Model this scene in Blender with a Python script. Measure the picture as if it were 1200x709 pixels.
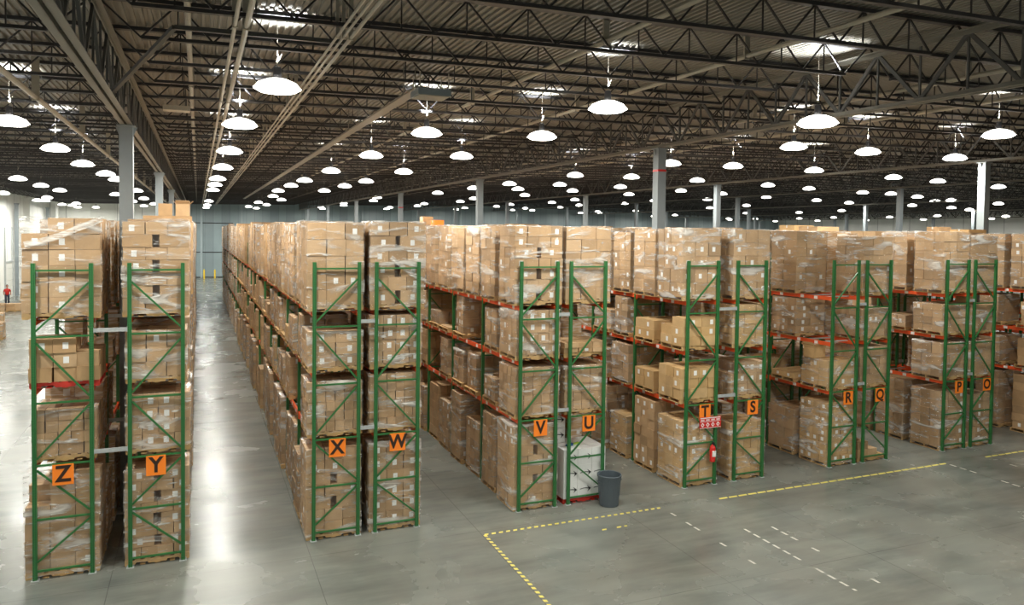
import bpy, bmesh, math, random
from mathutils import Vector, Matrix, Euler

sc = bpy.context.scene
for o in list(bpy.data.objects):
    bpy.data.objects.remove(o)
COL = sc.collection
R = math.radians
RND = random.Random(7)

# ---------------------------------------------------------------- camera, light, exposure
CAM_Y, CAM_Z = -17.018, 6.973
cam_d = bpy.data.cameras.new('camera')
cam = bpy.data.objects.new('camera', cam_d)
COL.objects.link(cam)
sc.camera = cam
cam_d.sensor_fit = 'HORIZONTAL'
cam_d.sensor_width = 36.0
cam_d.lens = 36.0 * 881.9 / 1200.0
cam_d.shift_y = -(354.5 - 299.6) / 1200.0
cam_d.clip_end = 600
yaw, pitch, roll = R(22.66), R(1.82), R(0.73)
_fw0 = Vector((math.sin(yaw), math.cos(yaw), 0))
_r0 = Vector((math.cos(yaw), -math.sin(yaw), 0))
_fw = _fw0 * math.cos(pitch) - Vector((0, 0, 1)) * math.sin(pitch)
_u = Vector((0, 0, 1)) * math.cos(pitch) + _fw0 * math.sin(pitch)
_r = _r0 * math.cos(roll) + _u * math.sin(roll)
_u2 = _u * math.cos(roll) - _r0 * math.sin(roll)
cam.matrix_world = Matrix(((_r.x, _u2.x, -_fw.x, 0), (_r.y, _u2.y, -_fw.y, CAM_Y),
                           (_r.z, _u2.z, -_fw.z, CAM_Z), (0, 0, 0, 1)))

world = bpy.data.worlds.new('world')
sc.world = world
world.use_nodes = True
world.node_tree.nodes['Background'].inputs[0].default_value = (1.0, 0.97, 0.9, 1)
world.node_tree.nodes['Background'].inputs[1].default_value = 0.04

LAMP_POWER = 330.0
LAMP_COLOR = (1.0, 0.98, 0.90)
UPLIGHT_POWER = 1100.0
GLOBE = 4.0
sc.view_settings.view_transform = 'Standard'
sc.view_settings.look = 'None'
sc.view_settings.gamma = 1.0
sc.view_settings.use_curve_mapping = False
sc.view_settings.exposure = -0.1
try:
    sc.cycles.use_denoising = True
    sc.cycles.transparent_max_bounces = 16
    sc.cycles.max_bounces = 8
    sc.cycles.diffuse_bounces = 4
    sc.cycles.use_light_tree = True
    sc.cycles.sample_clamp_indirect = 6
except Exception:
    pass


# ---------------------------------------------------------------- helpers
def props(o, label=None, cat=None, group=None, kind=None):
    if label: o['label'] = label
    if cat: o['category'] = cat
    if group: o['group'] = group
    if kind: o['kind'] = kind
    return o


def empty(name, loc=(0, 0, 0), rz=0.0):
    o = bpy.data.objects.new(name, None)
    o.location = loc
    o.rotation_euler = (0, 0, rz)
    o.empty_display_size = 0.1
    COL.objects.link(o)
    return o


def obj(name, me, parent=None, loc=(0, 0, 0), rot=(0, 0, 0), scale=(1, 1, 1), mat=None):
    o = bpy.data.objects.new(name, me)
    o.location = loc
    o.rotation_euler = rot
    o.scale = scale
    if parent is not None: o.parent = parent
    if mat is not None and me is not None:
        if not me.materials: me.materials.append(mat)
    COL.objects.link(o)
    return o


class MB:
    """collects shapes for ONE mesh"""
    def __init__(s):
        s.v, s.f, s.uv, s.m = [], [], [], []

    def box(s, x0, x1, y0, y1, z0, z1, rz=0.0, uvs=True, m=0, M=None):
        cx, cy = (x0 + x1) / 2, (y0 + y1) / 2
        b = len(s.v)
        c, sn = math.cos(rz), math.sin(rz)
        for z in (z0, z1):
            for x, y in ((x0, y0), (x1, y0), (x1, y1), (x0, y1)):
                dx, dy = x - cx, y - cy
                p = Vector((cx + dx * c - dy * sn, cy + dx * sn + dy * c, z))
                s.v.append(tuple(M @ p) if M else tuple(p))
        fs = [(b + 3, b + 2, b + 1, b), (b + 4, b + 5, b + 6, b + 7), (b, b + 1, b + 5, b + 4), (b + 1, b + 2, b + 6, b + 5),
              (b + 2, b + 3, b + 7, b + 6), (b + 3, b, b + 4, b + 7)]
        for i, f in enumerate(fs):
            s.f.append(f)
            s.m.append(m)
            o = 0.0 if i < 2 else 2.0
            s.uv += [(o, 0), (o + 1, 0), (o + 1, 1), (o, 1)]

    def bar(s, a, b_, w, h=None, m=0, up=(0, 0, 1)):
        """square bar from a to b"""
        h = h or w
        a, b_ = Vector(a), Vector(b_)
        d = (b_ - a)
        L = d.length
        d.normalize()
        upv = Vector(up)
        if abs(d.dot(upv)) > 0.98: upv = Vector((0, 1, 0))
        sx = d.cross(upv).normalized()
        sy = sx.cross(d).normalized()
        b = len(s.v)
        for p in (a, b_):
            for i, j in ((-1, -1), (1, -1), (1, 1), (-1, 1)):
                s.v.append(tuple(p + sx * i * w / 2 + sy * j * h / 2))
        for f in ((0, 1, 2, 3), (7, 6, 5, 4), (4, 5, 1, 0), (5, 6, 2, 1), (6, 7, 3, 2), (7, 4, 0, 3)):
            s.f.append(tuple(b + k for k in f))
            s.m.append(m)
            s.uv += [(2, 0), (3, 0), (3, 1), (2, 1)]

    def lathe(s, prof, n=16, cx=0, cy=0, m=0, cap=True):
        b = len(s.v)
        for r, z in prof:
            for k in range(n):
                a = 2 * math.pi * k / n
                s.v.append((cx + r * math.cos(a), cy + r * math.sin(a), z))
        for i in range(len(prof) - 1):
            for k in range(n):
                k2 = (k + 1) % n
                s.f.append((b + i * n + k, b + i * n + k2, b + (i + 1) * n + k2, b + (i + 1) * n + k))
                s.m.append(m)
                s.uv += [(0, 0), (1, 0), (1, 1), (0, 1)]
        if cap:
            for i, rev in ((0, True), (len(prof) - 1, False)):
                idx = [b + i * n + k for k in range(n)]
                if rev: idx.reverse()
                s.f.append(tuple(idx))
                s.m.append(m)
                s.uv += [(0, 0)] * n

    def tube(s, pts, r, n=8, m=0):
        b = len(s.v)
        P = [Vector(p) for p in pts]
        for i, p in enumerate(P):
            t = (P[min(i + 1, len(P) - 1)] - P[max(i - 1, 0)]).normalized()
            up = Vector((0, 0, 1)) if abs(t.z) < 0.9 else Vector((0, 1, 0))
            sx = t.cross(up).normalized()
            sy = sx.cross(t)
            for k in range(n):
                a = 2 * math.pi * k / n
                s.v.append(tuple(p + sx * math.cos(a) * r + sy * math.sin(a) * r))
        for i in range(len(P) - 1):
            for k in range(n):
                k2 = (k + 1) % n
                s.f.append((b + i * n + k, b + i * n + k2, b + (i + 1) * n + k2, b + (i + 1) * n + k))
                s.m.append(m)
                s.uv += [(0, 0), (1, 0), (1, 1), (0, 1)]
        for i, rev in ((0, True), (len(P) - 1, False)):
            idx = [b + i * n + k for k in range(n)]
            if rev: idx.reverse()
            s.f.append(tuple(idx)); s.m.append(m); s.uv += [(0, 0)] * n

    def poly(s, pts, axis, a0, a1, m=0):
        """extrude a 2D polygon; axis 'y': pts are (x,z); axis 'x': pts are (y,z); axis 'z': pts are (x,y)"""
        n = len(pts)
        b = len(s.v)
        for a in (a0, a1):
            for p, q in pts:
                s.v.append({'y': (p, a, q), 'x': (a, p, q), 'z': (p, q, a)}[axis])
        s.f.append(tuple(b + k for k in range(n))); s.m.append(m); s.uv += [(2, 0)] * n
        s.f.append(tuple(b + n + k for k in reversed(range(n)))); s.m.append(m); s.uv += [(2, 0)] * n
        for k in range(n):
            k2 = (k + 1) % n
            s.f.append((b + k2, b + k, b + n + k, b + n + k2)); s.m.append(m)
            s.uv += [(2, 0), (3, 0), (3, 1), (2, 1)]

    def mesh(s, name, mats, smooth=False, fix=False):
        me = bpy.data.meshes.new(name)
        me.from_pydata(s.v, [], s.f)
        uvl = me.uv_layers.new(name='UVMap')
        flat = [c for t in s.uv for c in t]
        if len(flat) == len(uvl.data) * 2:
            uvl.data.foreach_set('uv', flat)
        if not isinstance(mats, (list, tuple)): mats = [mats]
        for mt in mats: me.materials.append(mt)
        if len(mats) > 1:
            me.polygons.foreach_set('material_index', s.m)
        if smooth:
            me.polygons.foreach_set('use_smooth', [True] * len(me.polygons))
        if fix:
            bm = bmesh.new(); bm.from_mesh(me)
            bmesh.ops.recalc_face_normals(bm, faces=bm.faces)
            bm.to_mesh(me); bm.free()
        me.update()
        return me


# ---------------------------------------------------------------- materials
def nmat(name):
    m = bpy.data.materials.new(name)
    m.use_nodes = True
    nt = m.node_tree
    return m, nt, nt.nodes['Principled BSDF'], nt.nodes['Material Output']


def N(nt, t, **kw):
    n = nt.nodes.new(t)
    for k, v in kw.items():
        if k == 'inp':
            for a, b in v.items(): n.inputs[a].default_value = b
        else:
            setattr(n, k, v)
    return n


def simple(name, col, rough=0.5, metal=0.0, var=0.12, scale=6.0, spec=0.5, bump=0.0):
    m, nt, p, out = nmat(name)
    tc = N(nt, 'ShaderNodeTexCoord')
    nz = N(nt, 'ShaderNodeTexNoise', inp={'Scale': scale, 'Detail': 4.0})
    nt.links.new(tc.outputs['Object'], nz.inputs['Vector'])
    mr = N(nt, 'ShaderNodeMapRange', inp={'To Min': 1 - var, 'To Max': 1 + var})
    nt.links.new(nz.outputs['Fac'], mr.inputs['Value'])
    mx = N(nt, 'ShaderNodeVectorMath', operation='SCALE')
    mx.inputs[0].default_value = col
    nt.links.new(mr.outputs[0], mx.inputs['Scale'])
    nt.links.new(mx.outputs[0], p.inputs['Base Color'])
    p.inputs['Roughness'].default_value = rough
    p.inputs['Metallic'].default_value = metal
    p.inputs['Specular IOR Level'].default_value = spec
    if bump:
        bp = N(nt, 'ShaderNodeBump', inp={'Strength': bump, 'Distance': 0.01})
        nt.links.new(nz.outputs['Fac'], bp.inputs['Height'])
        nt.links.new(bp.outputs[0], p.inputs['Normal'])
    return m


def carton_mat(name, base, film=0.0, spread=0.22):
    """corrugated board; each carton its own tone, flap seam with tape on top faces, printed marks, paper labels"""
    m, nt, p, out = nmat(name)
    L = nt.links
    oi = N(nt, 'ShaderNodeObjectInfo')
    ge = N(nt, 'ShaderNodeNewGeometry')
    add = N(nt, 'ShaderNodeMath', operation='ADD')
    L.new(oi.outputs['Random'], add.inputs[0]); L.new(ge.outputs['Random Per Island'], add.inputs[1])
    fr = N(nt, 'ShaderNodeMath', operation='FRACT'); L.new(add.outputs[0], fr.inputs[0])
    ramp = N(nt, 'ShaderNodeValToRGB')
    ramp.color_ramp.interpolation = 'LINEAR'
    b = Vector(base)
    pts = [(0.0, b * (1 - spread)), (0.35, Vector((b.x * 1.0, b.y * 0.97, b.z * 0.90))), (0.7, b * (1 + spread * 0.55)),
           (1.0, Vector((b.x * 1.12, b.y * 1.16, b.z * 1.22)))]
    cr = ramp.color_ramp
    while len(cr.elements) < 4: cr.elements.new(0.5)
    for e, (q, c) in zip(cr.elements, pts):
        e.position = q; e.color = (c.x, c.y, c.z, 1)
    L.new(fr.outputs[0], ramp.inputs[0])
    uv = N(nt, 'ShaderNodeUVMap')
    sep = N(nt, 'ShaderNodeSeparateXYZ'); L.new(uv.outputs[0], sep.inputs[0])
    istop = N(nt, 'ShaderNodeMath', operation='LESS_THAN', inp={1: 1.5}); L.new(sep.outputs['X'], istop.inputs[0])
    d = N(nt, 'ShaderNodeMath', operation='SUBTRACT', inp={1: 0.5}); L.new(sep.outputs['Y'], d.inputs[0])
    ab = N(nt, 'ShaderNodeMath', operation='ABSOLUTE'); L.new(d.outputs[0], ab.inputs[0])
    tape = N(nt, 'ShaderNodeMath', operation='LESS_THAN', inp={1: 0.07}); L.new(ab.outputs[0], tape.inputs[0])
    seam = N(nt, 'ShaderNodeMath', operation='LESS_THAN', inp={1: 0.012}); L.new(ab.outputs[0], seam.inputs[0])
    t1 = N(nt, 'ShaderNodeMath', operation='MULTIPLY'); L.new(tape.outputs[0], t1.inputs[0]); L.new(istop.outputs[0], t1.inputs[1])
    t2 = N(nt, 'ShaderNodeMath', operation='MULTIPLY'); L.new(seam.outputs[0], t2.inputs[0]); L.new(istop.outputs[0], t2.inputs[1])
    mixT = N(nt, 'ShaderNodeMix', data_type='RGBA'); mixT.inputs['B'].default_value = (b.x * 0.8, b.y * 0.72, b.z * 0.6, 1)
    L.new(t1.outputs[0], mixT.inputs['Factor']); L.new(ramp.outputs[0], mixT.inputs['A'])
    mixS = N(nt, 'ShaderNodeMix', data_type='RGBA'); mixS.inputs['B'].default_value = (b.x * 0.3, b.y * 0.25, b.z * 0.2, 1)
    L.new(t2.outputs[0], mixS.inputs['Factor']); L.new(mixT.outputs['Result'], mixS.inputs['A'])
    # worn darker edges of each face
    tc = N(nt, 'ShaderNodeTexCoord')
    nz = N(nt, 'ShaderNodeTexNoise', inp={'Scale': 3.0, 'Detail': 5.0, 'Roughness': 0.65})
    L.new(ge.outputs['Position'], nz.inputs['Vector'])
    mr = N(nt, 'ShaderNodeMapRange', inp={'From Min': 0.3, 'From Max': 0.7, 'To Min': 0.88, 'To Max': 1.1})
    L.new(nz.outputs['Fac'], mr.inputs['Value'])
    sc1 = N(nt, 'ShaderNodeVectorMath', operation='SCALE')
    L.new(mixS.outputs['Result'], sc1.inputs[0]); L.new(mr.outputs[0], sc1.inputs['Scale'])
    last = sc1.outputs[0]
    if film > 0:
        # paper label on some side faces
        def rng(sock, lo, hi):
            a = N(nt, 'ShaderNodeMath', operation='GREATER_THAN', inp={1: lo}); L.new(sock, a.inputs[0])
            c = N(nt, 'ShaderNodeMath', operation='LESS_THAN', inp={1: hi}); L.new(sock, c.inputs[0])
            q = N(nt, 'ShaderNodeMath', operation='MULTIPLY'); L.new(a.outputs[0], q.inputs[0]); L.new(c.outputs[0], q.inputs[1])
            return q.outputs[0]
        q1 = rng(sep.outputs['X'], 2.62, 2.86); q2 = rng(sep.outputs['Y'], 0.35, 0.75)
        q3 = rng(fr.outputs[0], 0.35, 0.62)
        a = N(nt, 'ShaderNodeMath', operation='MULTIPLY'); L.new(q1, a.inputs[0]); L.new(q2, a.inputs[1])
        c = N(nt, 'ShaderNodeMath', operation='MULTIPLY'); L.new(a.outputs[0], c.inputs[0]); L.new(q3, c.inputs[1])
        ml = N(nt, 'ShaderNodeMix', data_type='RGBA'); ml.inputs['B'].default_value = (0.75, 0.74, 0.72, 1)
        L.new(c.outputs[0], ml.inputs['Factor']); L.new(last, ml.inputs['A'])
        last = ml.outputs['Result']
        # stretch film streaks over the boxes; their pale colour also paints in sheen
        mp = N(nt, 'ShaderNodeMapping'); mp.inputs['Scale'].default_value = (0.9, 0.9, 5.0); mp.inputs['Rotation'].default_value = (0.25, 0.12, 0)
        L.new(ge.outputs['Position'], mp.inputs['Vector'])
        fz = N(nt, 'ShaderNodeTexNoise', inp={'Scale': 2.2, 'Detail': 6.0, 'Distortion': 1.2})
        L.new(mp.outputs[0], fz.inputs['Vector'])
        fm = N(nt, 'ShaderNodeMapRange', inp={'From Min': 0.45, 'From Max': 0.66, 'To Min': 0.0, 'To Max': film})
        L.new(fz.outputs['Fac'], fm.inputs['Value'])
        mf = N(nt, 'ShaderNodeMix', data_type='RGBA'); mf.inputs['B'].default_value = (0.72, 0.70, 0.66, 1)
        L.new(fm.outputs[0], mf.inputs['Factor']); L.new(last, mf.inputs['A'])
        last = mf.outputs['Result']
        p.inputs['Coat Weight'].default_value = 0.5
        p.inputs['Coat Roughness'].default_value = 0.18
        bp = N(nt, 'ShaderNodeBump', inp={'Strength': 0.5, 'Distance': 0.02})
        L.new(fz.outputs['Fac'], bp.inputs['Height'])
        L.new(bp.outputs[0], p.inputs['Coat Normal'])
    L.new(last, p.inputs['Base Color'])
    p.inputs['Roughness'].default_value = 0.7
    p.inputs['Specular IOR Level'].default_value = 0.25
    return m


CARTON = carton_mat('corrugated_carton', (0.460, 0.302, 0.164))
CARTON_GOLD = carton_mat('golden_carton', (0.54, 0.355, 0.170), spread=0.12)
CARTON_FILM = carton_mat('carton_under_film', (0.460, 0.302, 0.164), film=0.9)
WHITE_CARTON = simple('white_carton', (0.78, 0.79, 0.77), 0.5, var=0.04)
PAPER = simple('paper_label', (0.82, 0.82, 0.80), 0.6, var=0.05)
INK = simple('black_ink', (0.015, 0.015, 0.02), 0.6)
WOOD = simple('pallet_wood', (0.50, 0.32, 0.14), 0.8, var=0.35, scale=9, spec=0.2)
RED_WOOD = simple('red_painted_pallet', (0.55, 0.035, 0.02), 0.6, var=0.2)
GREEN = simple('green_rack_paint', (0.028, 0.150, 0.040), 0.38, var=0.15, scale=3)
ORANGE = simple('orange_beam_paint', (0.80, 0.105, 0.025), 0.42, var=0.2, scale=4)
GALV = simple('galvanised_steel', (0.50, 0.53, 0.53), 0.4, metal=0.35, var=0.15, scale=10)
SIGN = simple('orange_sign', (1.0, 0.25, 0.018), 0.5, var=0.03)
LETTER = simple('sign_lettering', (0.03, 0.012, 0.005), 0.6, var=0.05)
COLUMN = simple('grey_column_paint', (0.27, 0.31, 0.33), 0.45, var=0.08, scale=2)
JOIST = simple('dark_joist_paint', (0.035, 0.034, 0.036), 0.5, var=0.25, scale=2)
GIRDER = simple('girder_paint', (0.085, 0.085, 0.082), 0.5, var=0.2, scale=2)
CHORD = simple('girder_chord_lit_tone', (0.20, 0.19, 0.16), 0.5, var=0.15, scale=2)  # paler than the webs: light from below put into the chord colour
CONDUIT = simple('pale_conduit', (0.42, 0.39, 0.32), 0.45, var=0.15, scale=5)
YELLOW = simple('yellow_paint', (0.85, 0.60, 0.03), 0.5, var=0.12)
RED = simple('red_enamel', (0.62, 0.02, 0.015), 0.3, var=0.08)
BIN = simple('dark_grey_plastic', (0.075, 0.095, 0.11), 0.45, var=0.12, scale=4)
BLACK = simple('black_rubber', (0.02, 0.02, 0.02), 0.6)
DOORWHITE = simple('white_door_panel', (0.74, 0.75, 0.70), 0.5, var=0.05)
BLUE = simple('blue_plastic', (0.02, 0.10, 0.30), 0.4)
LIME = simple('lime_plastic', (0.35, 0.55, 0.03), 0.4)
SKIN = simple('skin', (0.45, 0.22, 0.14), 0.5)
RUST = simple('orange_primer', (0.6, 0.2, 0.03), 0.6)


def post_mat():
    """green paint with the two columns of punched slots down the post face"""
    m, nt, p, out = nmat('green_punched_post')
    L = nt.links
    tc = N(nt, 'ShaderNodeTexCoord')
    sep = N(nt, 'ShaderNodeSeparateXYZ'); L.new(tc.outputs['Object'], sep.inputs[0])
    ax = N(nt, 'ShaderNodeMath', operation='ABSOLUTE'); L.new(sep.outputs['X'], ax.inputs[0])
    dx = N(nt, 'ShaderNodeMath', operation='SUBTRACT', inp={1: 0.019}); L.new(ax.outputs[0], dx.inputs[0])
    adx = N(nt, 'ShaderNodeMath', operation='ABSOLUTE'); L.new(dx.outputs[0], adx.inputs[0])
    hx = N(nt, 'ShaderNodeMath', operation='LESS_THAN', inp={1: 0.007}); L.new(adx.outputs[0], hx.inputs[0])
    zz = N(nt, 'ShaderNodeMath', operation='DIVIDE', inp={1: 0.0508}); L.new(sep.outputs['Z'], zz.inputs[0])
    fz = N(nt, 'ShaderNodeMath', operation='FRACT'); L.new(zz.outputs[0], fz.inputs[0])
    hz = N(nt, 'ShaderNodeMath', operation='LESS_THAN', inp={1: 0.5}); L.new(fz.outputs[0], hz.inputs[0])
    h = N(nt, 'ShaderNodeMath', operation='MULTIPLY'); L.new(hx.outputs[0], h.inputs[0]); L.new(hz.outputs[0], h.inputs[1])
    mx = N(nt, 'ShaderNodeMix', data_type='RGBA')
    mx.inputs['A'].default_value = (0.028, 0.155, 0.042, 1); mx.inputs['B'].default_value = (0.004, 0.022, 0.010, 1)
    L.new(h.outputs[0], mx.inputs['Factor']); L.new(mx.outputs['Result'], p.inputs['Base Color'])
    p.inputs['Roughness'].default_value = 0.38
    return m


POST = post_mat()


def wrap_mat():
    m, nt, p, out = nmat('stretch_film')
    L = nt.links
    ge = N(nt, 'ShaderNodeNewGeometry')
    mp = N(nt, 'ShaderNodeMapping'); mp.inputs['Scale'].default_value = (0.6, 0.6, 2.6); mp.inputs['Rotation'].default_value = (0.2, 0.16, 0)
    L.new(ge.outputs['Position'], mp.inputs['Vector'])
    n1 = N(nt, 'ShaderNodeTexNoise', inp={'Scale': 1.5, 'Detail': 5.0, 'Roughness': 0.5, 'Distortion': 1.0}); L.new(mp.outputs[0], n1.inputs['Vector'])
    r1 = N(nt, 'ShaderNodeMapRange', inp={'From Min': 0.52, 'From Max': 0.70, 'To Min': 0.045, 'To Max': 0.7}); L.new(n1.outputs['Fac'], r1.inputs['Value'])
    mp2 = N(nt, 'ShaderNodeMapping'); mp2.inputs['Scale'].default_value = (1.0, 1.0, 6.0); mp2.inputs['Rotation'].default_value = (-0.5, 0.5, 0)
    L.new(ge.outputs['Position'], mp2.inputs['Vector'])
    n2 = N(nt, 'ShaderNodeTexNoise', inp={'Scale': 2.2, 'Detail': 2.0, 'Distortion': 1.2}); L.new(mp2.outputs[0], n2.inputs['Vector'])
    r2 = N(nt, 'ShaderNodeMapRange', inp={'From Min': 0.63, 'From Max': 0.70, 'To Min': 0.0, 'To Max': 0.6}); L.new(n2.outputs['Fac'], r2.inputs['Value'])
    ad = N(nt, 'ShaderNodeMath', operation='ADD', use_clamp=True); L.new(r1.outputs[0], ad.inputs[0]); L.new(r2.outputs[0], ad.inputs[1])  # bunched film, its pale streaks also painting in white lamp sheen
    tr = N(nt, 'ShaderNodeBsdfTransparent'); tr.inputs[0].default_value = (0.97, 0.97, 0.97, 1)
    p.inputs['Base Color'].default_value = (0.80, 0.79, 0.75, 1)
    p.inputs['Roughness'].default_value = 0.16
    p.inputs['Specular IOR Level'].default_value = 0.9
    bp = N(nt, 'ShaderNodeBump', inp={'Strength': 0.6, 'Distance': 0.03}); L.new(n1.outputs['Fac'], bp.inputs['Height'])
    L.new(bp.outputs[0], p.inputs['Normal'])
    mx = N(nt, 'ShaderNodeMixShader')
    L.new(ad.outputs[0], mx.inputs[0]); L.new(tr.outputs[0], mx.inputs[1]); L.new(p.outputs[0], mx.inputs[2])
    L.new(mx.outputs[0], out.inputs['Surface'])
    return m


WRAP = wrap_mat()


def lens_mat(name, strength, col=(1.0, 0.98, 0.90)):
    m, nt, p, out = nmat(name)
    p.inputs['Emission Color'].default_value = (*col, 1)
    p.inputs['Emission Strength'].default_value = strength
    p.inputs['Base Color'].default_value = (0.8, 0.8, 0.8, 1)
    try: m.cycles.emission_sampling = 'NONE'
    except Exception: pass
    return m


LENS = lens_mat('glowing_lamp_glass', 14.0)
SHADE = lens_mat('glowing_acrylic_reflector', GLOBE)


def floor_mat():
    m, nt, p, out = nmat('polished_concrete')
    L = nt.links
    ge = N(nt, 'ShaderNodeNewGeometry')
    sep = N(nt, 'ShaderNodeSeparateXYZ'); L.new(ge.outputs['Position'], sep.inputs[0])
    n1 = N(nt, 'ShaderNodeTexNoise', inp={'Scale': 0.35, 'Detail': 6.0, 'Roughness': 0.55, 'Distortion': 0.3}); L.new(ge.outputs['Position'], n1.inputs['Vector'])
    n2 = N(nt, 'ShaderNodeTexNoise', inp={'Scale': 1.3, 'Detail': 7.0, 'Roughness': 0.6, 'Distortion': 0.6}); L.new(ge.outputs['Position'], n2.inputs['Vector'])
    n4 = N(nt, 'ShaderNodeTexNoise', inp={'Scale': 0.9, 'Detail': 8.0, 'Roughness': 0.6, 'Distortion': 0.2})
    mpf = N(nt, 'ShaderNodeMapping'); mpf.inputs['Scale'].default_value = (0.45, 2.2, 1.0); mpf.inputs['Rotation'].default_value = (0, 0, 0.25)
    L.new(ge.outputs['Position'], mpf.inputs['Vector']); L.new(mpf.outputs[0], n4.inputs['Vector'])
    s1 = N(nt, 'ShaderNodeMath', operation='MULTIPLY', inp={1: 0.5}); L.new(n1.outputs['Fac'], s1.inputs[0])
    s2 = N(nt, 'ShaderNodeMath', operation='MULTIPLY_ADD', inp={1: 0.5}); L.new(n4.outputs['Fac'], s2.inputs[0]); L.new(s1.outputs[0], s2.inputs[2])
    fmix = N(nt, 'ShaderNodeMapRange', interpolation_type='SMOOTHSTEP', inp={'From Min': 0.30, 'From Max': 0.70}); L.new(s2.outputs[0], fmix.inputs['Value'])
    ramp = N(nt, 'ShaderNodeMix', data_type='RGBA')
    ramp.inputs['A'].default_value = (0.100, 0.113, 0.103, 1); ramp.inputs['B'].default_value = (0.215, 0.228, 0.203, 1)
    L.new(fmix.outputs[0], ramp.inputs['Factor'])

    def joint(sock, off, pitch):
        a = N(nt, 'ShaderNodeMath', operation='SUBTRACT', inp={1: off}); L.new(sock, a.inputs[0])
        b = N(nt, 'ShaderNodeMath', operation='DIVIDE', inp={1: pitch}); L.new(a.outputs[0], b.inputs[0])
        c = N(nt, 'ShaderNodeMath', operation='PINGPONG', inp={1: 0.5}); L.new(b.outputs[0], c.inputs[0])
        d = N(nt, 'ShaderNodeMath', operation='LESS_THAN', inp={1: 0.0022}); L.new(c.outputs[0], d.inputs[0])
        return d.outputs[0]
    jx = joint(sep.outputs['X'], -1.6, 3.81); jy = joint(sep.outputs['Y'], -0.8, 4.2)
    mxj = N(nt, 'ShaderNodeMath', operation='MAXIMUM'); L.new(jx, mxj.inputs[0]); L.new(jy, mxj.inputs[1])
    jm = N(nt, 'ShaderNodeMath', operation='MULTIPLY', inp={1: 0.65}); L.new(mxj.outputs[0], jm.inputs[0])
    mj = N(nt, 'ShaderNodeMix', data_type='RGBA'); mj.inputs['B'].default_value = (0.06, 0.065, 0.06, 1)
    L.new(jm.outputs[0], mj.inputs['Factor']); L.new(ramp.outputs['Result'], mj.inputs['A'])
    # warm rusty stains
    n3 = N(nt, 'ShaderNodeTexNoise', inp={'Scale': 0.45, 'Detail': 3.0, 'Distortion': 0.3}); L.new(ge.outputs['Position'], n3.inputs['Vector'])
    r3 = N(nt, 'ShaderNodeMapRange', inp={'From Min': 0.4, 'From Max': 0.9, 'To Min': 0.0, 'To Max': 0.3}); L.new(n3.outputs['Fac'], r3.inputs['Value'])
    ms = N(nt, 'ShaderNodeMix', data_type='RGBA'); ms.inputs['B'].default_value = (0.25, 0.21, 0.155, 1)
    L.new(r3.outputs[0], ms.inputs['Factor']); L.new(mj.outputs['Result'], ms.inputs['A'])
    L.new(ms.outputs['Result'], p.inputs['Base Color'])
    rr = N(nt, 'ShaderNodeMapRange', inp={'From Min': 0.3, 'From Max': 0.7, 'To Min': 0.17, 'To Max': 0.33}); L.new(n1.outputs['Fac'], rr.inputs['Value'])
    L.new(rr.outputs[0], p.inputs['Roughness'])
    p.inputs['Specular IOR Level'].default_value = 0.55
    return m


def wall_mat(name, col, pitch=1.0, amount=0.12, rough=0.55):
    """precast / metal panel wall with vertical joints"""
    m, nt, p, out = nmat(name)
    L = nt.links
    ge = N(nt, 'ShaderNodeNewGeometry')
    sep = N(nt, 'ShaderNodeSeparateXYZ'); L.new(ge.outputs['Position'], sep.inputs[0])
    s = N(nt, 'ShaderNodeMath', operation='ADD'); L.new(sep.outputs['X'], s.inputs[0]); L.new(sep.outputs['Y'], s.inputs[1])
    dv = N(nt, 'ShaderNodeMath', operation='DIVIDE', inp={1: pitch}); L.new(s.outputs[0], dv.inputs[0])
    fl = N(nt, 'ShaderNodeMath', operation='FLOOR'); L.new(dv.outputs[0], fl.inputs[0])
    wn = N(nt, 'ShaderNodeTexWhiteNoise', noise_dimensions='1D'); L.new(fl.outputs[0], wn.inputs['W'])
    pp = N(nt, 'ShaderNodeMath', operation='PINGPONG', inp={1: 0.5}); L.new(dv.outputs[0], pp.inputs[0])
    lt = N(nt, 'ShaderNodeMath', operation='LESS_THAN', inp={1: 0.02}); L.new(pp.outputs[0], lt.inputs[0])
    nz = N(nt, 'ShaderNodeTexNoise', inp={'Scale': 0.6, 'Detail': 6.0}); L.new(ge.outputs['Position'], nz.inputs['Vector'])
    a = N(nt, 'ShaderNodeMapRange', inp={'To Min': 1 - amount, 'To Max': 1 + amount}); L.new(wn.outputs[0], a.inputs['Value'])
    b = N(nt, 'ShaderNodeMapRange', inp={'To Min': 0.88, 'To Max': 1.12}); L.new(nz.outputs['Fac'], b.inputs['Value'])
    c = N(nt, 'ShaderNodeMath', operation='MULTIPLY'); L.new(a.outputs[0], c.inputs[0]); L.new(b.outputs[0], c.inputs[1])
    d = N(nt, 'ShaderNodeMapRange', inp={'To Min': 1.0, 'To Max': 0.6}); L.new(lt.outputs[0], d.inputs['Value'])
    e = N(nt, 'ShaderNodeMath', operation='MULTIPLY'); L.new(c.outputs[0], e.inputs[0]); L.new(d.outputs[0], e.inputs[1])
    v = N(nt, 'ShaderNodeVectorMath', operation='SCALE'); v.inputs[0].default_value = col; L.new(e.outputs[0], v.inputs['Scale'])
    L.new(v.outputs[0], p.inputs['Base Color'])
    p.inputs['Roughness'].default_value = rough
    return m


FLOOR = floor_mat()
WALL_WHITE = wall_mat('white_wall_panels', (0.86, 0.87, 0.83), 3.0, 0.04)
WALL_BLUE = wall_mat('blue_grey_insulated_wall', (0.27, 0.34, 0.36), 1.1, 0.16, 0.4)
DECK = simple('roof_deck_steel', (0.195, 0.182, 0.152), 0.5, var=0.2, scale=0.7)


# ---------------------------------------------------------------- the building shell
RIDGE = 44.1
XL, XR, YN, YF = -16.8, 103.0, -32.0, 97.0


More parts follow.
